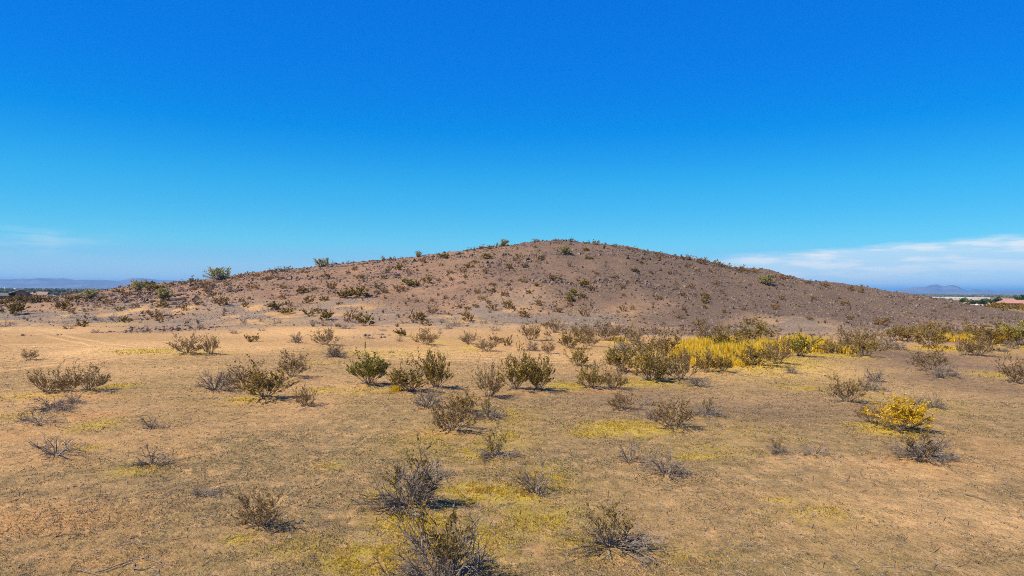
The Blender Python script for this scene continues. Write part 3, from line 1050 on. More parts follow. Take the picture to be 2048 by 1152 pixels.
def shrub_meshes(kind, var, lod):
    """lod 1: [branch meshes], foliage mesh.  lod 0: one mesh with stem and leaf slots"""
    key = (kind, var, lod)
    if key in PROTO:
        return PROTO[key]
    real = {'h': 'b', 'H': 'c'}.get(kind, kind)
    br, LQ = make_shrub(real, 1000 + var * 37 + ord(kind), lod)
    wood = M_WOOD[wood_key(real)]
    leaf = M_LEAF.get({'h': 'h', 'H': 'c', 't': 'c', 'a': 'c'}.get(kind, kind), M_LEAF['b'])
    if lod:
        bm = [np_mesh('branch', v, f, [wood]) for v, f in br]
        fm = np_mesh('foliage', *quads(LQ), [leaf]) if len(LQ) else None
        PROTO[key] = (bm, fm)
    else:
        Vs, Fs, mi, o = [], [], [], 0
        for v, f in br:
            Vs.append(v)
            Fs.append(f + o)
            mi += [0] * len(f)
            o += len(v)
        if len(LQ):
            LQ = LQ.mean(1, keepdims=True) + (LQ - LQ.mean(1, keepdims=True)) * 2.3
            v, f = quads(LQ)
            Vs.append(v)
            Fs.append(f + o)
            mi += [1] * len(f)
        PROTO[key] = np_mesh('shrub', np.concatenate(Vs), np.concatenate(Fs), [wood, leaf], mi)
    return PROTO[key]


NAMES = {'g': 'creosote_bush', 'c': 'creosote_bush', 'b': 'creosote_bush', 'h': 'creosote_bush', 'H': 'creosote_bush', 'd': 'dead_shrub', 's': 'dead_shrub',
         't': 'dead_shrub', 'w': 'dead_shrub', 'a': 'dead_shrub', 'y': 'yellow_bush'}


def put_shrub(px, py, w, h, kind, label, group, lod, var, rz):
    g = ground(px, py)
    d = g[1]
    sw, sh = w * d / F, h * d / F * (0.95 if d > 30 else 0.88)
    zz = float(height(g[0], g[1])) - 0.02
    loc = (g[0], g[1], zz)
    scl = (sw, sw, sh)
    if lod:
        o = empty(NAMES[kind], loc, rz, scl)
        bm, fm = shrub_meshes(kind, var, 1)
        for m in bm:
            link('branch', m, o)
        if fm is not None:
            tag(link('foliage', fm, o), kind='stuff')
    else:
        o = link(NAMES[kind], shrub_meshes(kind, var, 0))
        o.location, o.rotation_euler, o.scale = loc, (0, 0, rz), scl
    tag(o, label, 'shrub', group)
    return o

ORD = ['leftmost', 'second from left', 'third from left', 'fourth from left', 'fifth from left', 'sixth from left', 'seventh from left', 'eighth from left', 'ninth from left', 'tenth from left',
       'eleventh from left', 'twelfth from left', 'thirteenth from left', 'fourteenth from left', 'fifteenth from left', 'sixteenth from left', 'seventeenth from left', 'eighteenth from left']
KW = {'h': 'small brown bushes', 'H': 'small olive bushes', 'd': 'small grey dead shrubs', 's': 'low spread-out dead shrubs', 'g': 'small green bushes', 'b': 'grey-brown bushes'}


def zone(px, py, line):
    if line:
        return 'along the ' + ('lower left skyline' if px < 600 else 'upper left skyline' if px < 1000 else 'skyline round the summit' if px < 1300 else 'right skyline')
    if px < 260 and py < 612:
        return 'on the rise before the left houses'
    if py < 540:
        row = 'top'
    elif py < 575:
        row = 'upper slope'
    elif py < 605:
        row = 'middle slope'
    elif py < 640:
        row = 'lower slope'
    else:
        row = 'sandy foot'
    c = 'at far left' if px < 260 else 'at left' if px < 600 else 'left of centre' if px < 850 else 'below the summit' if px < 1150 else 'right of the summit' if px < 1450 else 'at right'
    return 'on the hill ' + row + ' ' + c


def parse(txt):
    return [tuple(q.split()) for q in txt.replace('\n', ';').split(';') if q.strip()]


rs = random.Random(4)
items = [(q, False) for q in parse(SMALL)] + [(q, True) for q in parse(SKYLINE)]
zones = {}
for q, line in items:
    px, py = float(q[0]), float(q[1])
    zones.setdefault((zone(px, py, line), q[4]), []).append((px, py, float(q[2]), float(q[3]), q[4]))
for (zn, kd), lst in zones.items():
    lst.sort()
    many = KW[kd]
    one = many.replace('bushes', 'bush').replace('shrubs', 'shrub')
    for i, (px, py, w, h, k) in enumerate(lst):
        lb = ('the only ' + one + ' ' + zn) if len(lst) == 1 else ORD[min(i, 17)] + ' of ' + many + ' ' + zn
        e = 1.5 if 'skyline' in zn else 1.0 if h > 25 else 1.12
        put_shrub(px, py, w * e, h * e, k, lb, 'shrubs scattered over the hillside', 0, rs.randrange(4), rs.random() * 6.28)

for i, row in enumerate(q for q in NEAR.split('\n') if q.strip()):
    a, lb = row.split('|')
    px, py, w, h, k = a.split()
    f_ = 1.15 if 1180 < float(px) < 1380 and 690 < float(py) < 770 else 1.0
    v = i % 4 if float(py) < 880 else 10 + i
    put_shrub(float(px), float(py), float(w) * 1.13 * f_, float(h) * 1.1 * f_, k, lb, 'desert shrubs on the flat before the hill', 1, v, rs.random() * 6.28)


# ------------------------------------------------------------------ palo verde trees
def make_tree(seed, dense=1.0, n_limbs=9, trunk_h=.16, leaf=M_LEAF['p'], ls=.026, nl=18):
    rng = np.random.default_rng(seed)
    tv, tf, o = [], [], 0
    LQc, LQd = [], []
    tips = []
    for i in range(n_limbs):
        az = 2 * math.pi * (i + rng.uniform(-.3, .3)) / n_limbs
        lean = rng.uniform(.15, 1.05)
        d = np.array([math.sin(lean) * math.cos(az), math.sin(lean) * math.sin(az), math.cos(lean)])
        P = grow_path(rng, (0, 0, -.03), d, rng.uniform(.65, .9), 6, .10, .20)
        tips.append((P, .022))
        for j in range(7):
            k = rng.integers(1, 6)
            d2 = rnd_dir(rng, (P[k + 1] - P[k]) / np.linalg.norm(P[k + 1] - P[k]), rng.uniform(.3, .9))
            P2 = grow_path(rng, P[k], d2, rng.uniform(.2, .42), 4, .1, .25)
            tips.append((P2, .009))
            for m in range(6):
                k2 = rng.integers(0, 4)
                d3 = rnd_dir(rng, (P2[k2 + 1] - P2[k2]) / np.linalg.norm(P2[k2 + 1] - P2[k2]), rng.uniform(.3, 1.0))
                P3 = grow_path(rng, P2[k2 + 1], d3, rng.uniform(.08, .2), 2, .05, .2)
                tips.append((P3, .004))
                if rng.random() < .9 * dense:
                    for _ in range(nl):
                        tt = rng.uniform(0, 1.98)
                        kk = int(tt)
                        LQc.append(P3[kk] + (P3[kk + 1] - P3[kk]) * (tt - kk) + rng.normal(size=3) * .022)
                        LQd.append(d3)
    v, f = tubes([(P, np.linspace(r, r * .5, len(P))) for P, r in tips], 3)
    tv.append(v)
    tf.append(f)
    C, D = np.array(LQc), np.array(LQd)
    m = len(C)
    a = D + rng.normal(size=(m, 3)) * .7
    a /= np.linalg.norm(a, axis=1, keepdims=True)
    b = np.cross(a, rng.normal(size=(m, 3)))
    b /= np.linalg.norm(b, axis=1, keepdims=True)
    s = ls * rng.uniform(.6, 1.4, size=(m, 1))
    LQ = np.stack([C - a * s, C + b * s * .5, C + a * s, C - b * s * .5], 1)
    V = np.concatenate(tv)
    k = np.array([.5 / np.percentile(np.hypot(LQ[..., 0], LQ[..., 1]), 95)] * 2 + [1 / np.percentile(LQ[..., 2], 99)])
    trunk = np_mesh('trunk', V * k, np.concatenate(tf), [M_WOOD['dark']])
    crown = np_mesh('crown', *quads(LQ * k), [leaf])
    return trunk, crown


def put_tree(name, meshes, loc, w, h, rz, label, group=None, cat='tree'):
    o = empty(name, loc, rz, (w, w, h))
    link('trunk', meshes[0], o)
    tag(link('crown', meshes[1], o), kind='stuff')
    tag(o, label, cat, group)
    return o


PV = [make_tree(501 + i) for i in range(4)]
for i, (px, py, w, h, label) in enumerate([
        (437, 561, 45, 26, 'pale green palo verde tree standing out largest on the left skyline'),
        (276, 581, 36, 21, 'grey-green tree at the left foot of the hill, in front of the distant mountains'),
        (179, 599, 38, 20, 'low pale green palo verde tree right of the small white shed roof'),
        (326, 601, 42, 26, 'yellow-green palo verde tree above the dark rock ledge at the left foot'),
        (643, 534, 33, 18, 'rounded pale palo verde tree on the left skyline, second largest up there'),
        (836, 515, 14, 13, 'small narrow palo verde tree on the skyline halfway up the left ridge'),
        (1007, 493, 25, 14, 'palo verde tree on the skyline just left of the summit'),
        (1131, 509, 31, 17, 'pale olive palo verde tree just below the summit of the hill'),
        (1530, 569, 36, 20, 'olive palo verde tree below the skyline on the right flank of the hill')]):
    g = ground(px, py)
    put_tree('palo_verde_tree', PV[i % 4], (g[0], g[1], g[2] - .05), w * g[1] / F, h * g[1] / F, 1.3 * i, label, 'palo verde trees on and around the hill')

# ------------------------------------------------------------------ stones on the hillside (nobody could count them)
def stones(name, count, seed, accept, smin, smax, mat, label):
    rng = np.random.default_rng(seed)
    pts = []
    got = 0
    while got < count:
        y = rng.uniform(70, 212, 60000)
        x = rng.uniform(-1, 1, 60000) * (y * .78 + 6)
        keep = rng.random(60000) < accept(x, y)
        pts.append(np.stack([x[keep], y[keep]], 1))
        got += keep.sum()
    P = np.concatenate(pts)[:count]
    x, y = P[:, 0], P[:, 1]
    z = height(x, y)
    s = smin + (smax - smin) * rng.random(count) ** 4.0
    base = np.array([[1, 0, 0], [-.5, .87, 0], [-.5, -.87, 0], [.45, .35, .75], [-.5, .1, .65], [.1, -.5, .8]])
    V = base[None] * rng.uniform(.65, 1.35, (count, 6, 3))
    an = rng.random(count) * 6.28
    c, sn = np.cos(an)[:, None], np.sin(an)[:, None]
    V = np.stack([V[..., 0] * c - V[..., 1] * sn, V[..., 0] * sn + V[..., 1] * c, V[..., 2]], 2) * s[:, None, None]
    V = V + np.stack([x, y, z - s * .15], 1)[:, None, :]
    tri = np.array([[0, 1, 3], [1, 4, 3], [1, 2, 4], [2, 5, 4], [2, 0, 5], [0, 3, 5], [3, 4, 5]])
    Fa = (np.arange(count)[:, None, None] * 6 + tri[None]).reshape(-1, 3)
    me = np_mesh(name, V.reshape(-1, 3), Fa, [mat])
    tag(link(name, me), label, kind='stuff')


def acc_hill(x, y):
    return hill_masks(x, y)[0] * (0.15 + 1.1 * sstep(fbm(x / 6.0, y / 7.0, 131, 3), .4, .62))


def acc_gray(x, y):
    return hill_masks(x, y)[1] * sstep(y, 84, 112) * sstep(fbm(x / 4.0, y / 3.0, 141, 3), .38, .55)


stones('rubble', 46000, 11, acc_hill, .07, .34, M_STONE, 'dark brown stones strewn over the hillside')
stones('gravel', 30000, 12, acc_gray, .06, .2, M_STONE_G, 'grey stones strewn over the foot of the hill')


def acc_out(x, y):
    t, t2, Hh = hill_t(x, y)
    return sstep(fbm(x / 16.0, y / 5.0, 151, 3), .60, .70) * sstep(Hh, 5, 9) * sstep(t, .2, .35)


def acc_crest(x, y):
    t, t2, Hh = hill_t(x, y)
    return sstep(Hh, 3, 8) * sstep(t, .9, .97) * sstep(fbm(x / 5.0, y / 8.0, 161, 3), .42, .6)


stones('outcrop_rubble', 3200, 13, acc_out, .16, .75, M_STONE, 'larger dark stones gathered in bands on the hillside')
stones('crest_rubble', 2600, 14, acc_crest, .12, .6, M_STONE, 'dark stones along the crest of the hill')


def hillside_brush():
    rng = np.random.default_rng(19)
    n = 9000
    y = rng.uniform(86, 212, n)
    x = rng.uniform(-1, 1, n) * (y * .78)
    hm = hill_masks(x, y)
    keep = rng.random(n) < .13 * np.maximum(hm[0], .7 * hm[1]) * (1 - .55 * sstep(x, 0, 50))
    x, y = x[keep], y[keep]
    k = len(x)
    r_ = rng.random((k, 1))
    c = np.array([.30, .17, .055]) * r_ + np.array([.20, .155, .11]) * (1 - r_)
    tufts('hillside_brush', np.stack([x, y], 1), rng.uniform(.22, .75, k), rng.uniform(.15, .45, k), 22, c, 'tiny brown tufts of brush sprinkled over the hillside', 15, .02)


def boulder(px, py, w, h, seed, label):
    g = ground(px, py)
    rng = np.random.default_rng(seed)
    import bmesh
    bm = bmesh.new()
    bmesh.ops.create_icosphere(bm, subdivisions=2, radius=.5)
    for v in bm.verts:
        k = .7 + .6 * float(vnoise(np.array([v.co.x * 3 + seed]), np.array([v.co.y * 3 + v.co.z * 2]), seed)[0])
        v.co *= k
        v.co.z = max(v.co.z, -.3)
    me = bpy.data.meshes.new('rock')
    bm.to_mesh(me)
    bm.free()
    me.materials.append(MATS['boulder_rock'])
    o = link('rock', me)
    o.location = (g[0], g[1], g[2] + h * g[1] / F * .15)
    o.scale = (w * g[1] / F, w * g[1] / F * .8, h * g[1] / F * 1.2)
    o.rotation_euler = (0, 0, rng.random() * 6)
    tag(o, label, 'rock', 'dark rocks of the ledges on the left slope')


plain('boulder_rock', (.10, .075, .065), .95, .2, 3.0)
for i, (px, py, w, h, lb) in enumerate([
        (306, 604, 12, 6, 'dark rock at the left end of the ledge under the yellow-green palo verde'),
        (345, 602, 14, 5, 'dark flat rock just right of the yellow-green palo verde tree'),
        (358, 600, 12, 5, 'dark rock at the right end of the ledge below the left skyline'),
        (374, 597, 10, 4, 'small dark rock alone above the right end of the left ledge'),
        (440, 589, 12, 4, 'low dark rock left of the rubble outcrop on the left slope'),
        (462, 584, 14, 5, 'dark rock in the middle of the rubble outcrop on the left slope'),
        (480, 581, 12, 5, 'dark rock at the right end of the rubble outcrop on the left slope'),
        (270, 611, 8, 4, 'small dark rock below the grey-green tree at the left foot')]):
    boulder(px, py, w, h, 31 + i, lb)


# ------------------------------------------------------------------ dry grass in the foreground
def tufts(name, pts, hgt, spread, blades, cols, label, seed, width=.008):
    rng = np.random.default_rng(seed)
    n = len(pts)
    x, y = pts[:, 0], pts[:, 1]
    z = height(x, y)
    N = n * blades
    b = np.repeat(np.stack([x, y, z], 1), blades, 0)
    hh = np.repeat(hgt, blades) * rng.uniform(.5, 1.15, N)
    an = rng.random(N) * 2 * math.pi
    out = np.repeat(spread, blades) * rng.random(N) ** .7
    off = np.stack([np.cos(an) * out, np.sin(an) * out, np.zeros(N)], 1)
    root = b + off * .35 + np.array([0, 0, -.01])
    tip = b + off * 1.5
    tip[:, 2] += hh
    side = np.stack([-np.sin(an + rng.normal(size=N)), np.cos(an), np.zeros(N)], 1)
    wd = np.repeat(np.maximum(width, .00055 * y), blades)[:, None] * rng.uniform(.6, 1.3, (N, 1))
    V = np.stack([root - side * wd, root + side * wd, tip], 1).reshape(-1, 3)
    C = np.repeat(np.repeat(cols, blades, 0), 3, 0)
    C = np.concatenate([C, np.ones((len(C), 1))], 1)
    me = np_mesh(name, V, np.arange(N * 3).reshape(-1, 3), [M_TUFT], attrs={'tint': C})
    return tag(link(name, me), label, kind='stuff')


def build_grass():
    rng = np.random.default_rng(77)
    n = 900000
    y = 9.5 * (60 / 9.5) ** (rng.random(n) ** 1.0)
    x = rng.uniform(-1, 1, n) * (.80 * y + 1)
    m = masks(x, y)
    yel, sand, grass = m[2], m[3], m[4]
    clump = fbm(x / .55, y / .55, 151, 3)
    clump2 = fbm(x / 2.6, y / 2.6, 161, 2)
    prob = np.clip(grass * 1.0 * sstep(clump + .5 * (clump2 - .5), .40, .64) + .85 * yel * sstep(clump, .3, .6) + .03, 0, 1)
    keep = rng.random(n) < prob * .40
    x, y, yel, clump = x[keep], y[keep], yel[keep], clump[keep]
    k = len(x)
    dry = np.array([.255, .200, .112])
    grey = np.array([.105, .088, .058])
    straw = np.array([.50, .37, .19])
    gold = np.array([.50, .345, .042])
    r = rng.random((k, 1))
    c = grey * (1 - r) + dry * r
    st = rng.random(k) < .18
    c[st] = straw
    yy = (rng.random(k) < yel * 1.15)
    c[yy] = gold * rng.uniform(.75, 1.2, (yy.sum(), 1))
    hg = rng.uniform(.014, .042, k) + .04 * yel * rng.random(k)
    tufts('dry_grass', np.stack([x, y], 1), hg, rng.uniform(.02, .06, k), 4, c, 'short dry grass covering the sandy ground in the foreground', 5, .006)


build_grass()
hillside_brush()


def litter():
    """broken twigs and pebbles lying about, thickest round the shrubs"""
    rng = np.random.default_rng(55)
    pts = []
    for o in [q for q in COL.objects if q.name.startswith(('creosote_bush', 'dead_shrub', 'yellow_bush')) and q.type == 'EMPTY' and q.location.y < 60]:
        k = 46
        a = rng.random(k) * 6.283
        d = o.scale[0] * (.15 + .75 * np.abs(rng.normal(size=k)) * .6)
        pts.append(np.stack([o.location.x + .15 * o.scale[0] + np.cos(a) * d, o.location.y + np.sin(a) * d], 1))
    m = 5000
    y = 9.5 * (50 / 9.5) ** rng.random(m)
    pts.append(np.stack([rng.uniform(-1, 1, m) * (.8 * y + 1), y], 1))
    P = np.concatenate(pts)
    n = len(P)
    z = height(P[:, 0], P[:, 1])
    L = rng.uniform(.03, .16, n) * (1 + P[:, 1] / 60)
    an = rng.random(n) * 6.283
    dv = np.stack([np.cos(an), np.sin(an), rng.normal(size=n) * .2], 1) * L[:, None]
    c = np.stack([P[:, 0], P[:, 1], z + .012], 1)
    sd = np.stack([-np.sin(an), np.cos(an), np.zeros(n)], 1) * (.004 + .00018 * P[:, 1:2])
    up = np.array([0, 0, 1.]) * (.006 + .0002 * P[:, 1:2])
    V = np.stack([c - dv - sd, c - dv + sd, c - dv + up, c + dv - sd * .5, c + dv + sd * .5, c + dv + up * .6], 1).reshape(-1, 3)
    q = np.array([[0, 3, 5, 2], [1, 2, 5, 4], [0, 1, 4, 3]])
    Fa = (np.arange(n)[:, None, None] * 6 + q[None]).reshape(-1, 4)
    tag(link('twig_litter', np_mesh('twig_litter', V, Fa, [M_WOOD['dead']])), 'broken grey twigs scattered over the ground', kind='stuff')
    k = 7000
    y = 9.5 * (60 / 9.5) ** rng.random(k)
    x = rng.uniform(-1, 1, k) * (.8 * y + 1)
    keep = rng.random(k) < .15 + .85 * sstep(fbm(x / 3, y / 3, 191, 2), .45, .7)
    x, y = x[keep], y[keep]
    k = len(x)
    sz = rng.uniform(.010, .035, k) * (1 + y / 50)
    base = np.array([[1, 0, 0], [-.5, .87, 0], [-.5, -.87, 0], [.1, .05, .8]])
    V = base[None] * rng.uniform(.6, 1.4, (k, 4, 3)) * sz[:, None, None] + np.stack([x, y, height(x, y) - .003], 1)[:, None]
    Fa = (np.arange(k)[:, None, None] * 4 + np.array([[0, 1, 3], [1, 2, 3], [2, 0, 3]])[None]).reshape(-1, 3)
    tag(link('pebbles', np_mesh('pebbles', V.reshape(-1, 3), Fa, [M_STONE_G])), 'small pebbles scattered over the sand', kind='stuff')


litter()


def tall_yellow():
    rng = np.random.default_rng(91)
    P, Hh = [], []
    for (px, py, rx, ry, n, h) in [(1385, 716, 46, 14, 4400, .8), (1440, 722, 34, 7, 2000, .6), (1430, 702, 70, 11, 3900, .85), (1500, 698, 60, 8, 2900, .9),
                                   (1560, 699, 50, 7, 1300, .8), (1625, 699, 26, 8, 2200, .85), (1612, 690, 34, 6, 1700, .85), (1660, 703, 40, 6, 1300, .6), (1480, 731, 24, 5, 800, .35),
                                   (1350, 702, 22, 7, 700, .7), (1240, 683, 14, 2.5, 200, .4), (1920, 683, 26, 5, 900, .8), (1960, 684, 20, 4, 300, .55), (1890, 699, 40, 3, 300, .22),
                                   (962, 982, 60, 16, 340, .08), (1055, 985, 40, 12, 300, .11), (1050, 958, 22, 10, 90, .22), (792, 782, 16, 8, 90, .3), (2030, 694, 24, 3, 220, .25)]:
        c = blob(px, py, rx, ry)
        a = rng.random(n) * 6.283
        r = np.abs(rng.normal(size=n)) * .62 if h < .6 else np.sqrt(rng.random(n)) * rng.uniform(.75, 1.15, n)
        P.append(np.stack([c[0] + np.cos(a) * r * c[2], c[1] + np.sin(a) * r * c[3]], 1))
        Hh.append(h * rng.uniform(.55, 1.1, n))
    P, Hh = np.concatenate(P), np.concatenate(Hh)
    cl = fbm(P[:, 0] / 1.2, P[:, 1] / 1.2, 171, 2)
    keep = rng.random(len(P)) < sstep(cl, .25, .55) + .12
    P, Hh, cl = P[keep], Hh[keep], cl[keep]
    Hh = Hh * (.45 + 1.1 * cl)
    k = len(P)
    a = np.array([.84, .57, .022])
    b = np.array([.56, .34, .016])
    r = rng.random((k, 1))
    c = a * r + b * (1 - r)
    pale = rng.random(k) < .2
    c[pale] = np.array([.70, .56, .13])
    near_ = P[:, 1] < 26
    c[near_] = c[near_] * np.array([.66, .62, 1.6])
    tufts('yellow_grass', P, Hh, .05 + .10 * Hh, 6, c, 'bright yellow grass between the creosote bushes', 6, .005)


tall_yellow()
# ------------------------------------------------------------------ small things on the ground
def stick(pts_px, r, label, mat='dead'):
    P = []
    for px, py, up in pts_px:
        g = ground(px, py)
        P.append((g[0], g[1], float(height(g[0], g[1])) + up))
    P = np.array(P)
    t = np.linspace(0, len(P) - 1, 14)
    Q = np.stack([np.interp(t, np.arange(len(P)), P[:, k]) for k in range(3)], 1)
    V, Fq = tube(Q, np.linspace(r, r * .6, len(Q)), 6)
    o = link('stick', np_mesh('stick', V - Q[0], Fq, [M_WOOD[mat]], smooth=True))
    o.location = Q[0]
    tag(o, label, 'stick')


stick([(1931, 993, .02), (1955, 1000, .03), (1977, 1006, .02)], .013, 'straight dark stick lying on bare sand near the right edge', 'dark')
stick([(607, 1013, .01), (630, 1017, .03), (645, 1015, .05), (660, 1016, .02)], .012, 'dark crooked stick lying left of the large looped dead shrub', 'dark')
stick([(112, 1075, .01), (130, 1072, .02), (168, 1072, .02)], .010, 'thin dry twig lying on reddish soil at the lower left', 'dark')


def fallen_branch():
    g = ground(262, 1136)
    rng = np.random.default_rng(8)
    o = empty('fallen_branch', (g[0], g[1], g[2]))
    for path in ([(152, 1144), (175, 1149), (200, 1152)], [(190, 1148), (225, 1140), (262, 1126), (290, 1122), (322, 1133)], [(262, 1140), (285, 1142), (310, 1136), (326, 1132)],
                 [(240, 1135), (260, 1124), (280, 1118)], [(285, 1122), (300, 1112), (322, 1130)], [(270, 1130), (264, 1142)]):
        P = []
        for k, (a, b) in enumerate(path):
            q = ground(a, b)
            P.append((q[0], q[1], float(height(q[0], q[1])) + .02 + .03 * rng.random()))
        P = np.array(P)
        t = np.linspace(0, len(P) - 1, 12)
        Q = np.stack([np.interp(t, np.arange(len(P)), P[:, k]) for k in range(3)], 1) + rng.normal(size=(12, 3)) * .008
        V, Fq = tube(Q - np.array(g), np.linspace(.012, .005, 12), 5)
        link('branch', np_mesh('branch', V, Fq, [M_WOOD['dead']], smooth=True), o)
    tag(o, 'bare fallen branch with forked twigs lying at the bottom left', 'branch')


fallen_branch()

plain('white_scrap', (.8, .8, .8), .5, .05)
g = ground(1880, 919)
rng = np.random.default_rng(3)
V = np.array([[-.06, -.03, 0], [.02, -.05, .02], [.07, .0, 0], [.03, .05, .05], [-.04, .04, .03], [0, 0, .085]]) * 1.0
o = link('paper_scrap', np_mesh('paper_scrap', V, np.array([[0, 1, 5], [1, 2, 5], [2, 3, 5], [3, 4, 5], [4, 0, 5]]), [MATS['white_scrap']]))
o.location = (g[0], g[1], float(height(g[0], g[1])) + .05)
tag(o, 'small white scrap caught in the flat dead shrub on the right', 'litter')

# ------------------------------------------------------------------ cactus on the skyline
plain('cactus_skin', (.045, .05, .035), .8, .2, 8)
for px, py, h, lb in ((1208, 498, 8, 'dark cactus standing on the skyline right of the summit'), (1363, 518, 7, 'small dark cactus on the right skyline, half way down the ridge')):
    g = ground(px, py)
    hh = h * g[1] / F
    n = 12
    P = np.stack([np.zeros(8), np.zeros(8), np.linspace(-.1, hh, 8)], 1)
    V, Fq = tube(P, np.array([.16, .19, .21, .22, .22, .21, .17, .03]), n)
    V2 = V.copy()
    k = np.arange(len(V)) % 2
    V2[:, :2] *= (1 - .12 * k)[:, None]
    o = empty('cactus', (g[0], g[1], g[2]))
    link('stem', np_mesh('stem', V2, Fq, [MATS['cactus_skin']], smooth=True), o)
    P = np.array([[.15, 0, hh * .45], [.32, 0, hh * .47], [.38, 0, hh * .58], [.38, 0, hh * .78]])
    V, Fq = tube(P, np.array([.09, .11, .11, .04]), 8)
    link('arm', np_mesh('arm', V, Fq, [MATS['cactus_skin']], smooth=True), o)
    tag(o, lb, 'cactus')

# ------------------------------------------------------------------ far houses, vehicles, poles
plain('grey_stucco', (.155, .145, .15), .9, .08, .6)
plain('grey_shingle', (.15, .15, .16), .9, .1, 2.)
plain('brown_wall', (.17, .115, .095), .9, .1, .8)
plain('tan_roof', (.30, .21, .165), .9, .1, 1.5)
plain('dark_trim', (.05, .05, .055), .8, .1, 1.)
plain('white_paint', (.8, .8, .8), .5, .04, 1.)
plain('cream_wall', (.52, .42, .30), .9, .08, .8)
plain('tan_stucco', (.55, .36, .20), .9, .08, .8)
plain('tile_roof', (.44, .235, .17), .9, .14, 1.2)
plain('pink_stucco', (.55, .33, .25), .9, .06, 1.)
plain('window_glass', (.03, .035, .04), .15, .05, 1., spec=.5)
plain('tyre_rubber', (.03, .03, .03), .9, .1, 4.)
plain('pole_wood', (.12, .09, .07), .9, .1, 4.)
plain('silver_paint', (.55, .56, .57), .35, .05, 1., spec=.5)


def box_mesh(name, x0, x1, y0, y1, z0, z1, mat):
    V = np.array([[x0, y0, z0], [x1, y0, z0], [x1, y1, z0], [x0, y1, z0], [x0, y0, z1], [x1, y0, z1], [x1, y1, z1], [x0, y1, z1]])
    Fq = np.array([[3, 2, 1, 0], [4, 5, 6, 7], [0, 1, 5, 4], [1, 2, 6, 5], [2, 3, 7, 6], [3, 0, 4, 7]])
    return np_mesh(name, V, Fq, [MATS[mat]])


def slab(name, quad, th, mat):
    """a sheet given by four corners, with thickness th below it"""
    q = np.array(quad, float)
    nrm = np.cross(q[1] - q[0], q[3] - q[0])
    nrm /= np.linalg.norm(nrm)
    if nrm[2] < 0:
        q = q[::-1]
        nrm = -nrm
    V = np.concatenate([q - nrm * th, q])
    Fq = np.array([[3, 2, 1, 0], [4, 5, 6, 7], [0, 1, 5, 4], [1, 2, 6, 5], [2, 3, 7, 6], [3, 0, 4, 7]])
    return np_mesh(name, V, Fq, [MATS[mat]])


def prism(name, outline, y0, y1, mat):
    """outline (x, z) polygon run from y0 to y1"""
    n = len(outline)
    V = np.array([[x, y0, z] for x, z in outline] + [[x, y1, z] for x, z in outline])
    me = bpy.data.meshes.new(name)
    me.from_pydata(V.tolist(), [], [list(range(n)), list(range(2 * n - 1, n - 1, -1))] + [[(i + 1) % n, i, n + i, n + (i + 1) % n] for i in range(n)])
    me.materials.append(MATS[mat])
    me.update()
    return me


def base_of(px, d):
    x = at(px, 590, d)[0]
    return np.array([x, d, float(height(x, d))])


class Thing:
    """parts given in metres about a base point on the ground at depth d below pixel column px"""

    def __init__(self, name, px, d, label, cat, rz=0, group=None, sx=1.0):
        self.b = base_of(px, d)
        self.d = d
        self.o = empty(name, self.b, rz, (sx, 1, 1))
        tag(self.o, label, cat, group)

    def X(self, px):
        return at(px, 590, self.d)[0] - self.b[0]

    def Z(self, px, py):
        return at(px, py, self.d)[2] - self.b[2]

    def add(self, me, parent=None):
        return link(me.name.split('.')[0], me, parent or self.o)


# gabled grey house on the left
T = Thing('gable_house', 46, 310, 'dark grey gabled house with a low side wing at the left edge', 'house', .66, None, .80)
xl, xr, xa = T.X(31), T.X(64), T.X(40.5)
za, ze = T.Z(40, 579.2), T.Z(64, 589.0)
zl = T.Z(16, 587.2)
T.add(prism('wall', [(xl, -.3), (xr, -.3), (xr, ze - .2), (xa, za - .25), (xl, T.Z(31, 583.5) - .1)], 0, 13, 'grey_stucco'))
ov = .5
T.add(slab('roof', [(T.X(15.5), -ov, zl), (xa, -ov, za), (xa, 13 + ov, za), (T.X(15.5), 13 + ov, zl)], .2, 'grey_shingle'))
T.add(slab('roof', [(xa, -ov, za), (T.X(66.5), -ov, T.Z(66, 589.6)), (T.X(66.5), 13 + ov, T.Z(66, 589.6)), (xa, 13 + ov, za)], .2, 'grey_shingle'))
T.add(slab('fascia', [(T.X(15.3), -ov - .08, zl + .03), (xa, -ov - .08, za + .03), (xa, -ov - .004, za + .03), (T.X(15.3), -ov - .004, zl + .03)], .34, 'dark_trim'))
T.add(slab('fascia', [(xa, -ov - .08, za + .03), (T.X(66.7), -ov - .08, T.Z(66, 589.5)), (T.X(66.7), -ov - .004, T.Z(66, 589.5)), (xa, -ov - .004, za + .03)], .34, 'dark_trim'))
for wx in (39, 54):
    wn_ = T.add(box_mesh('window', T.X(wx), T.X(wx + 5), -.06, -.003, T.Z(wx, 593), T.Z(wx, 588.6), 'dark_trim'))
    T.add(box_mesh('pane', T.X(wx) + .12, T.X(wx + 5) - .12, -.08, -.062, T.Z(wx, 593) + .12, T.Z(wx, 588.6) - .12, 'window_glass'), wn_)
T.add(box_mesh('wing_wall', T.X(-30), xl - .02, 2, 9, -.3, T.Z(20, 591), 'brown_wall'))
T.add(slab('wing_roof', [(T.X(-31), 1.4, T.Z(10, 591.2)), (xl - .03, 1.4, T.Z(10, 591.2)), (xl - .03, 6, T.Z(20, 586.0)), (T.X(-31), 6, T.Z(20, 586.0))], .15, 'grey_shingle'))
T.add(slab('wing_roof', [(T.X(-31), 6.01, T.Z(20, 586.0)), (xl - .03, 6.01, T.Z(20, 586.0)), (xl - .03, 9.6, T.Z(20, 591)), (T.X(-31), 9.6, T.Z(20, 591))], .15, 'grey_shingle'))

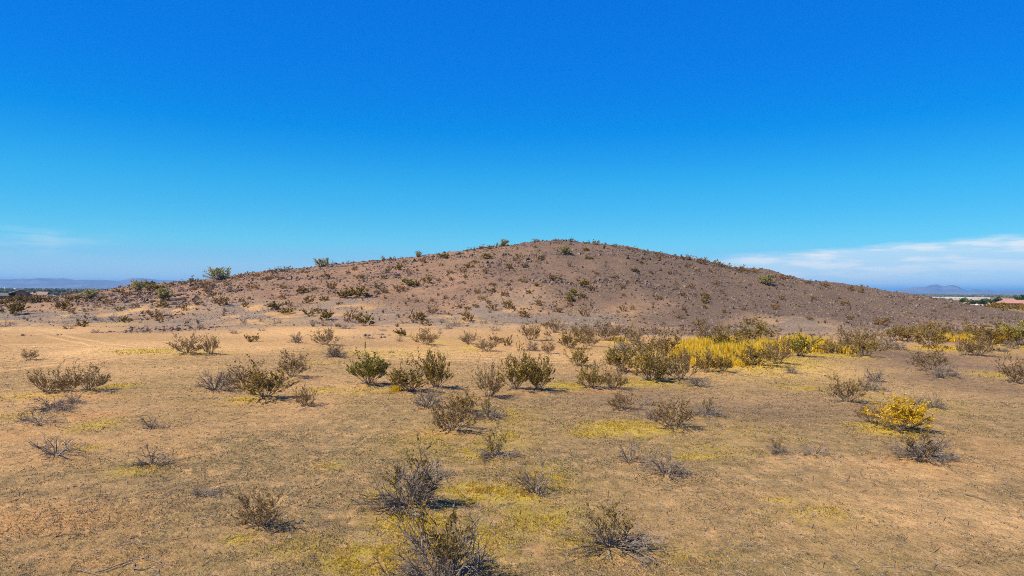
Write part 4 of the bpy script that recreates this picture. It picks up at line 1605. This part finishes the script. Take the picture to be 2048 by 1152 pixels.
# tan roofed house behind it
T = Thing('low_house', 76, 345, 'low house with a tan roof and chimney behind the gabled house', 'house', .30, None, .85)
x0, x1 = T.X(54), T.X(94)
T.add(box_mesh('wall', x0 + .6, x1 - .6, .6, 10, -.3, T.Z(76, 589.2), 'cream_wall'))
T.add(slab('roof', [(x0, 0, T.Z(76, 589.4)), (x1, 0, T.Z(76, 589.4)), (x1 - 1.0, 5.3, T.Z(76, 583.4)), (x0 + 1.0, 5.3, T.Z(76, 583.4))], .2, 'tan_roof'))
T.add(slab('roof', [(x0 + 1, 5.31, T.Z(76, 583.4)), (x1 - 1, 5.31, T.Z(76, 583.4)), (x1, 10.6, T.Z(76, 589.4)), (x0, 10.6, T.Z(76, 589.4))], .2, 'tan_roof'))
T.add(box_mesh('chimney', T.X(62.5), T.X(66), 2.6, 3.4, T.Z(64, 588), T.Z(64, 581.2), 'dark_trim'))
for a, b in ((71, 76), (84, 89)):
    w = T.add(box_mesh('window', T.X(a), T.X(b), .5, .597, T.Z(76, 592.5), T.Z(76, 590.0), 'white_paint'))
    T.add(box_mesh('pane', T.X(a) + .15, T.X(b) - .15, .47, .497, T.Z(76, 592.5) + .1, T.Z(76, 590.0) - .1, 'window_glass'), w)

# white roofed shed
T = Thing('shed', 129, 380, 'small shed with a bright white sloping roof, left of the palo verde', 'shed', .45, None, .82)
x0, x1 = T.X(121), T.X(143)
T.add(box_mesh('wall', x0 + .3, x1 - .3, .4, 5, -.3, T.Z(129, 587.0), 'brown_wall'))
T.add(slab('roof', [(x0, 0, T.Z(121, 587.2)), (T.X(134), 0, T.Z(134, 583.2)), (T.X(134), 5.4, T.Z(134, 583.2)), (x0, 5.4, T.Z(121, 587.2))], .12, 'white_paint'))
T.add(slab('roof', [(T.X(134) + .01, 0, T.Z(134, 583.2)), (x1, 0, T.Z(143, 586.8)), (x1, 5.4, T.Z(143, 586.8)), (T.X(134) + .01, 5.4, T.Z(134, 583.2))], .12, 'brown_wall'))


def wheel(T, x, y, r, w=.22):
    an = np.linspace(0, 2 * math.pi, 13)[:-1]
    P = np.array([[x, y, r], [x, y + w, r]])
    V = np.array([[x + r * math.cos(a), yy, r + r * math.sin(a)] for yy in (y, y + w) for a in an])
    me = bpy.data.meshes.new('wheel')
    me.from_pydata(V.tolist(), [], [list(range(12)), list(range(23, 11, -1))] + [[(i + 1) % 12, i, 12 + i, 12 + (i + 1) % 12] for i in range(12)])
    me.materials.append(MATS['tyre_rubber'])
    T.add(me)


def car(px, d, label, L=4.3, tall=1.6):
    T = Thing('parked_car', px, d, label, 'car')
    h = tall
    T.add(prism('body', [(-L / 2, .3), (L / 2, .3), (L / 2, .8), (L / 2 - .9, .95), (L / 2 - 1.5, h), (-L / 2 + .5, h), (-L / 2, 1.0)], 0, 1.75, 'white_paint'))
    T.add(prism('window', [(L / 2 - 1.15, 1.0), (L / 2 - 1.6, h - .12), (-L / 2 + .6, h - .12), (-L / 2 + .25, 1.02)], -.02, -.004, 'window_glass'))
    for x in (-L / 2 + .8, L / 2 - .85):
        wheel(T, x, -.06, .32)


def crest_depth(px, py):
    return None


car(103, 300, 'white van parked right of the low house with the tan roof', 4.6, 2.0)
car(155, 300, 'white car parked just left of the low pale palo verde tree', 4.2, 1.5)

# right hand house with a tiled roof
T = Thing('tiled_house', 2030, 285, 'tan house with a red tiled hip roof and chimney at the right edge', 'house', -.42, None, .86)
x0, x1 = T.X(2004), T.X(2075)
ze, zr = T.Z(2030, 606), T.Z(2030, 597.4)
T.add(box_mesh('wall', x0 + .6, x1, .6, 12, -.3, ze - .02, 'tan_stucco'))
xm0, xm1 = T.X(2024), T.X(2034)
T.add(slab('roof', [(x0, 0, ze), (T.X(2046), 0, ze), (xm1, 6, zr), (xm0, 6, zr)], .18, 'tile_roof'))
T.add(slab('roof', [(x0, 12.6, ze), (x0, 0, ze), (xm0, 6, zr), (xm0, 6.6, zr)], .18, 'tile_roof'))
T.add(slab('roof', [(T.X(2046), 0, ze), (T.X(2046), 12.6, ze), (xm1, 6.6, zr), (xm1, 6, zr)], .18, 'tile_roof'))
T.add(slab('roof', [(T.X(2036), 1.2, T.Z(2040, 605.5)), (x1 + .5, 1.2, T.Z(2040, 605.5)), (x1 + .5, 7, T.Z(2040, 600.0)), (T.X(2036), 7, T.Z(2040, 600.0))], .18, 'tile_roof'))
T.add(box_mesh('chimney', T.X(2012), T.X(2015), 4, 5, ze, T.Z(2013, 597), 'pink_stucco'))
for a, b in ((2011, 2019), (2024, 2039), (2046, 2054)):
    w = T.add(box_mesh('window', T.X(a), T.X(b), .5, .597, T.Z(2030, 611), T.Z(2030, 607.6), 'dark_trim'))
    T.add(box_mesh('pane', T.X(a) + .12, T.X(b) - .12, .47, .497, T.Z(2030, 611) + .1, T.Z(2030, 607.6) - .1, 'window_glass'), w)


def trailer(name, pxa, pxb, pyt, pyb, d, label, mat, wins):
    T = Thing(name, (pxa + pxb) / 2, d, label, 'trailer')
    x0, x1 = T.X(pxa), T.X(pxb)
    z1 = T.Z(pxa, pyt)
    z0 = .55
    r = .35
    T.add(prism('body', [(x0 + r * .3, z0), (x1, z0), (x1, z1 - r), (x1 - r, z1), (x0 + r, z1), (x0, z1 - r), (x0, z0 + .5)], 0, 2.4, mat))
    for a, b in wins:
        T.add(box_mesh('window', T.X(a), T.X(b), -.04, -.004, z0 + (z1 - z0) * .45, z0 + (z1 - z0) * .8, 'window_glass'))
    wheel(T, (x0 + x1) / 2 - .45, -.03, .36)
    wheel(T, (x0 + x1) / 2 + .45, -.03, .36)
    T.add(box_mesh('tow_bar', x0 - 1.1, x0 + .05, 1.1, 1.25, .42, .54, 'dark_trim'))


trailer('travel_trailer', 1870, 1890, 602.6, 610, 345, 'silver travel trailer showing over the right slope, left of two', 'silver_paint', [(1885, 1888)])
trailer('travel_trailer', 1892, 1912, 602.8, 610, 350, 'white travel trailer with dark windows, right of two on the plain', 'white_paint', [(1895, 1901), (1904, 1907), (1908.5, 1911)])
trailer('cargo_trailer', 1955, 1968, 608.6, 616, 262, 'small white box trailer standing alone before the brown scrub at right', 'white_paint', [])

# the long white wall on the plain and the sandy strip before it
T = Thing('long_wall', 1890, 760, 'long bright white wall running across the plain at right', 'wall')
x0, x1 = T.X(1700), T.X(1990)
nseg = 24
for i in range(nseg):
    a, b = x0 + (x1 - x0) * i / nseg, x0 + (x1 - x0) * (i + 1) / nseg
    T.add(box_mesh('panel', a + .02, b - .02, i * .35, i * .35 + .4, -.3, 1.95 - .02 * i, 'white_paint'))


def pole(px, d, h, label):
    T = Thing('utility_pole', px, d, label, 'pole', group='utility poles on the plain')
    V, Fq = tube(np.array([[0, 0, -.3], [0, 0, h * .5], [0, 0, h]]), np.array([.2, .17, .14]), 6)
    T.add(np_mesh('post', V, Fq, [MATS['pole_wood']]))
    T.add(box_mesh('crossarm', -1.2, 1.2, -.1, .1, h - .9, h - .7, 'pole_wood'))


pole(166, 1150, 10.5, 'left one of two thin utility poles before the left mountains')
pole(218, 1150, 10, 'right one of two thin utility poles before the left mountains')
# white silo and tanks far left
plain('silo_white', (.8, .8, .78), .6, .05, .3)
for px, d, r, h, nm, lb in ((10, 1500, 1.2, 6.5, 'silo', 'thin white silo on the horizon at the far left edge'), (30, 1300, 2.2, 3.6, 'water_tank', 'squat white water tank on the plain above the gabled house')):
    T = Thing(nm, px, d, lb, 'tank')
    an = np.linspace(0, 2 * math.pi, 17)[:-1]
    prof = [(r, -.3), (r, h * .85), (r * .6, h * .96), (.05, h)]
    V = np.array([[q * math.cos(a), q * math.sin(a), z] for q, z in prof for a in an])
    Fq = np.array([[j * 16 + i, j * 16 + (i + 1) % 16, (j + 1) * 16 + (i + 1) % 16, (j + 1) * 16 + i] for j in range(3) for i in range(16)])
    T.add(np_mesh('shell', V, Fq, [MATS['silo_white']], smooth=True))
    T.add(box_mesh('ladder', -.25, .25, -r - .12, -r - .02, 0, h * .8, 'dark_trim'))

# far trees of the right hand settlement
M_LEAF['t1'] = leaf_material('leaf_broad', ((.045, .095, .022), (.08, .14, .03), (.05, .10, .03)))
M_LEAF['t2'] = leaf_material('leaf_conifer', ((.025, .05, .018), (.045, .07, .025), (.03, .05, .02)))
BT = [make_tree(701 + i, 1.0, 8, leaf=M_LEAF['t1'], ls=.035, nl=18) for i in range(2)]
DT = make_tree(711, 1.0, 9, leaf=M_LEAF['t2'], ls=.03, nl=22)


def far_tree(px, py, w, h, d, meshes, label, cat='tree', name='broadleaf_tree'):
    b = base_of(px, d)
    put_tree(name, meshes, (b[0], b[1], b[2] - .1), w * d / F, (CAM_Z + (589 - (py - h)) / F * d) - b[2], px * .37, label, 'trees of the settlement on the plain', cat)


far_tree(1839, 606, 14, 9, 400, BT[1], 'dull green tree left of the trailers, first behind the slope')
far_tree(1857, 608, 16, 11, 400, BT[0], 'dark green tree just left of the silver trailer')
far_tree(1924, 609, 26, 11, 330, BT[0], 'bright green rounded tree just right of the white travel trailer')
far_tree(1946, 608, 18, 7, 345, BT[1], 'low dull tree right of the bright green rounded tree')
far_tree(1964, 609, 22, 10, 330, BT[1], 'low green tree behind the small white box trailer')
far_tree(1982, 609, 18, 10, 325, BT[0], 'green tree left of the dark pointed conifer')
far_tree(1996, 610, 17, 16, 315, DT, 'dark pointed conifer left of the tiled roof house', name='conifer_tree')
far_tree(2040, 604, 32, 14, 380, BT[0], 'green treetop rising behind the tiled roof house')

# the band of brown scrub bushes in front of the tiled house
rs2 = random.Random(12)
LST = []
for k in range(18):
    px = 1962 + k * 5.8 + rs2.uniform(-2, 2)
    py = 617 + (px - 1962) * .165 + rs2.uniform(-6, 3)
    LST.append((px, py))
LST.sort()
for i, (px, py) in enumerate(LST):
    d = 170 + (i * 37 % 11) * 7
    x = at(px, py, d)[0]
    o = link('creosote_bush', shrub_meshes('H', i % 4, 0))
    o.location = (x, d, float(height(x, d)) - .05)
    hh = rs2.uniform(1.6, 2.4)
    o.scale = (hh * 1.9, hh * 1.9, hh)
    o.rotation_euler = (0, 0, rs2.random() * 6)
    tag(o, ORD[i] + ' of the brown-olive bushes in the scrub band before the tiled house', 'shrub', 'scrub band before the tiled house')


# ------------------------------------------------------------------ scrub of the far plain: one mass of tiny bushes
def far_scrub():
    rng = np.random.default_rng(21)
    n = 15000
    y = 330 * (5200 / 330) ** rng.random(n)
    x = rng.uniform(-1, 1, n) * y * .85
    dens = fbm(x / 160.0, y / 160.0, 181, 3)
    keep = (rng.random(n) < sstep(dens, .36, .6)) & ~((np.abs(y - 640) < 90) & (x > 150)) & ~((y < 420) & (np.abs(x / y) > .55))
    x, y = x[keep], y[keep]
    z = height(x, y)
    k = len(x)
    s = rng.uniform(1.2, 2.6, k) * (1 + y / 3500)
    base = np.array([[1, 0, 0], [.3, .9, .05], [-.8, .6, 0], [-.8, -.6, .05], [.3, -.95, 0], [.5, .3, .75], [-.5, .35, .8], [-.1, -.5, .85], [0, 0, 1.1]])
    V = base[None] * rng.uniform(.6, 1.4, (k, 9, 3)) * s[:, None, None] * np.array([1.15, 1.15, .8])
    V = V + np.stack([x, y, z - .1], 1)[:, None]
    tri = np.array([[0, 1, 5], [1, 2, 6], [1, 6, 5], [2, 3, 6], [3, 7, 6], [3, 4, 7], [4, 0, 7], [0, 5, 7], [5, 6, 8], [6, 7, 8], [7, 5, 8]])
    Fa = (np.arange(k)[:, None, None] * 9 + tri[None]).reshape(-1, 3)
    m = island_material('far_scrub_leaf', (.045, .055, .022), (.085, .085, .035), (.14, .11, .06))
    tag(link('far_scrub', np_mesh('far_scrub', V.reshape(-1, 3), Fa, [m])), 'dark green scrub covering the far plain', kind='stuff')


far_scrub()

# ------------------------------------------------------------------ the air
def haze():
    m = bpy.data.materials.new('haze_air')
    m.use_nodes = True
    t = m.node_tree
    t.nodes.clear()
    v = t.nodes.new('ShaderNodeVolumePrincipled')
    v.inputs['Color'].default_value = (.18, .52, .96, 1)
    v.inputs['Density'].default_value = 0.00009
    v.inputs['Anisotropy'].default_value = 0.0
    v.inputs['Density Attribute'].default_value = ''
    v.inputs['Temperature Attribute'].default_value = ''
    v.inputs['Blackbody Intensity'].default_value = 0
    out = t.nodes.new('ShaderNodeOutputMaterial')
    t.links.new(v.outputs[0], out.inputs['Volume'])
    MATS['haze_air'] = m
    o = link('haze', box_mesh('haze', -26000, 26000, -600, 22000, -6, 150, 'haze_air'))
    tag(o, kind='stuff')


haze()
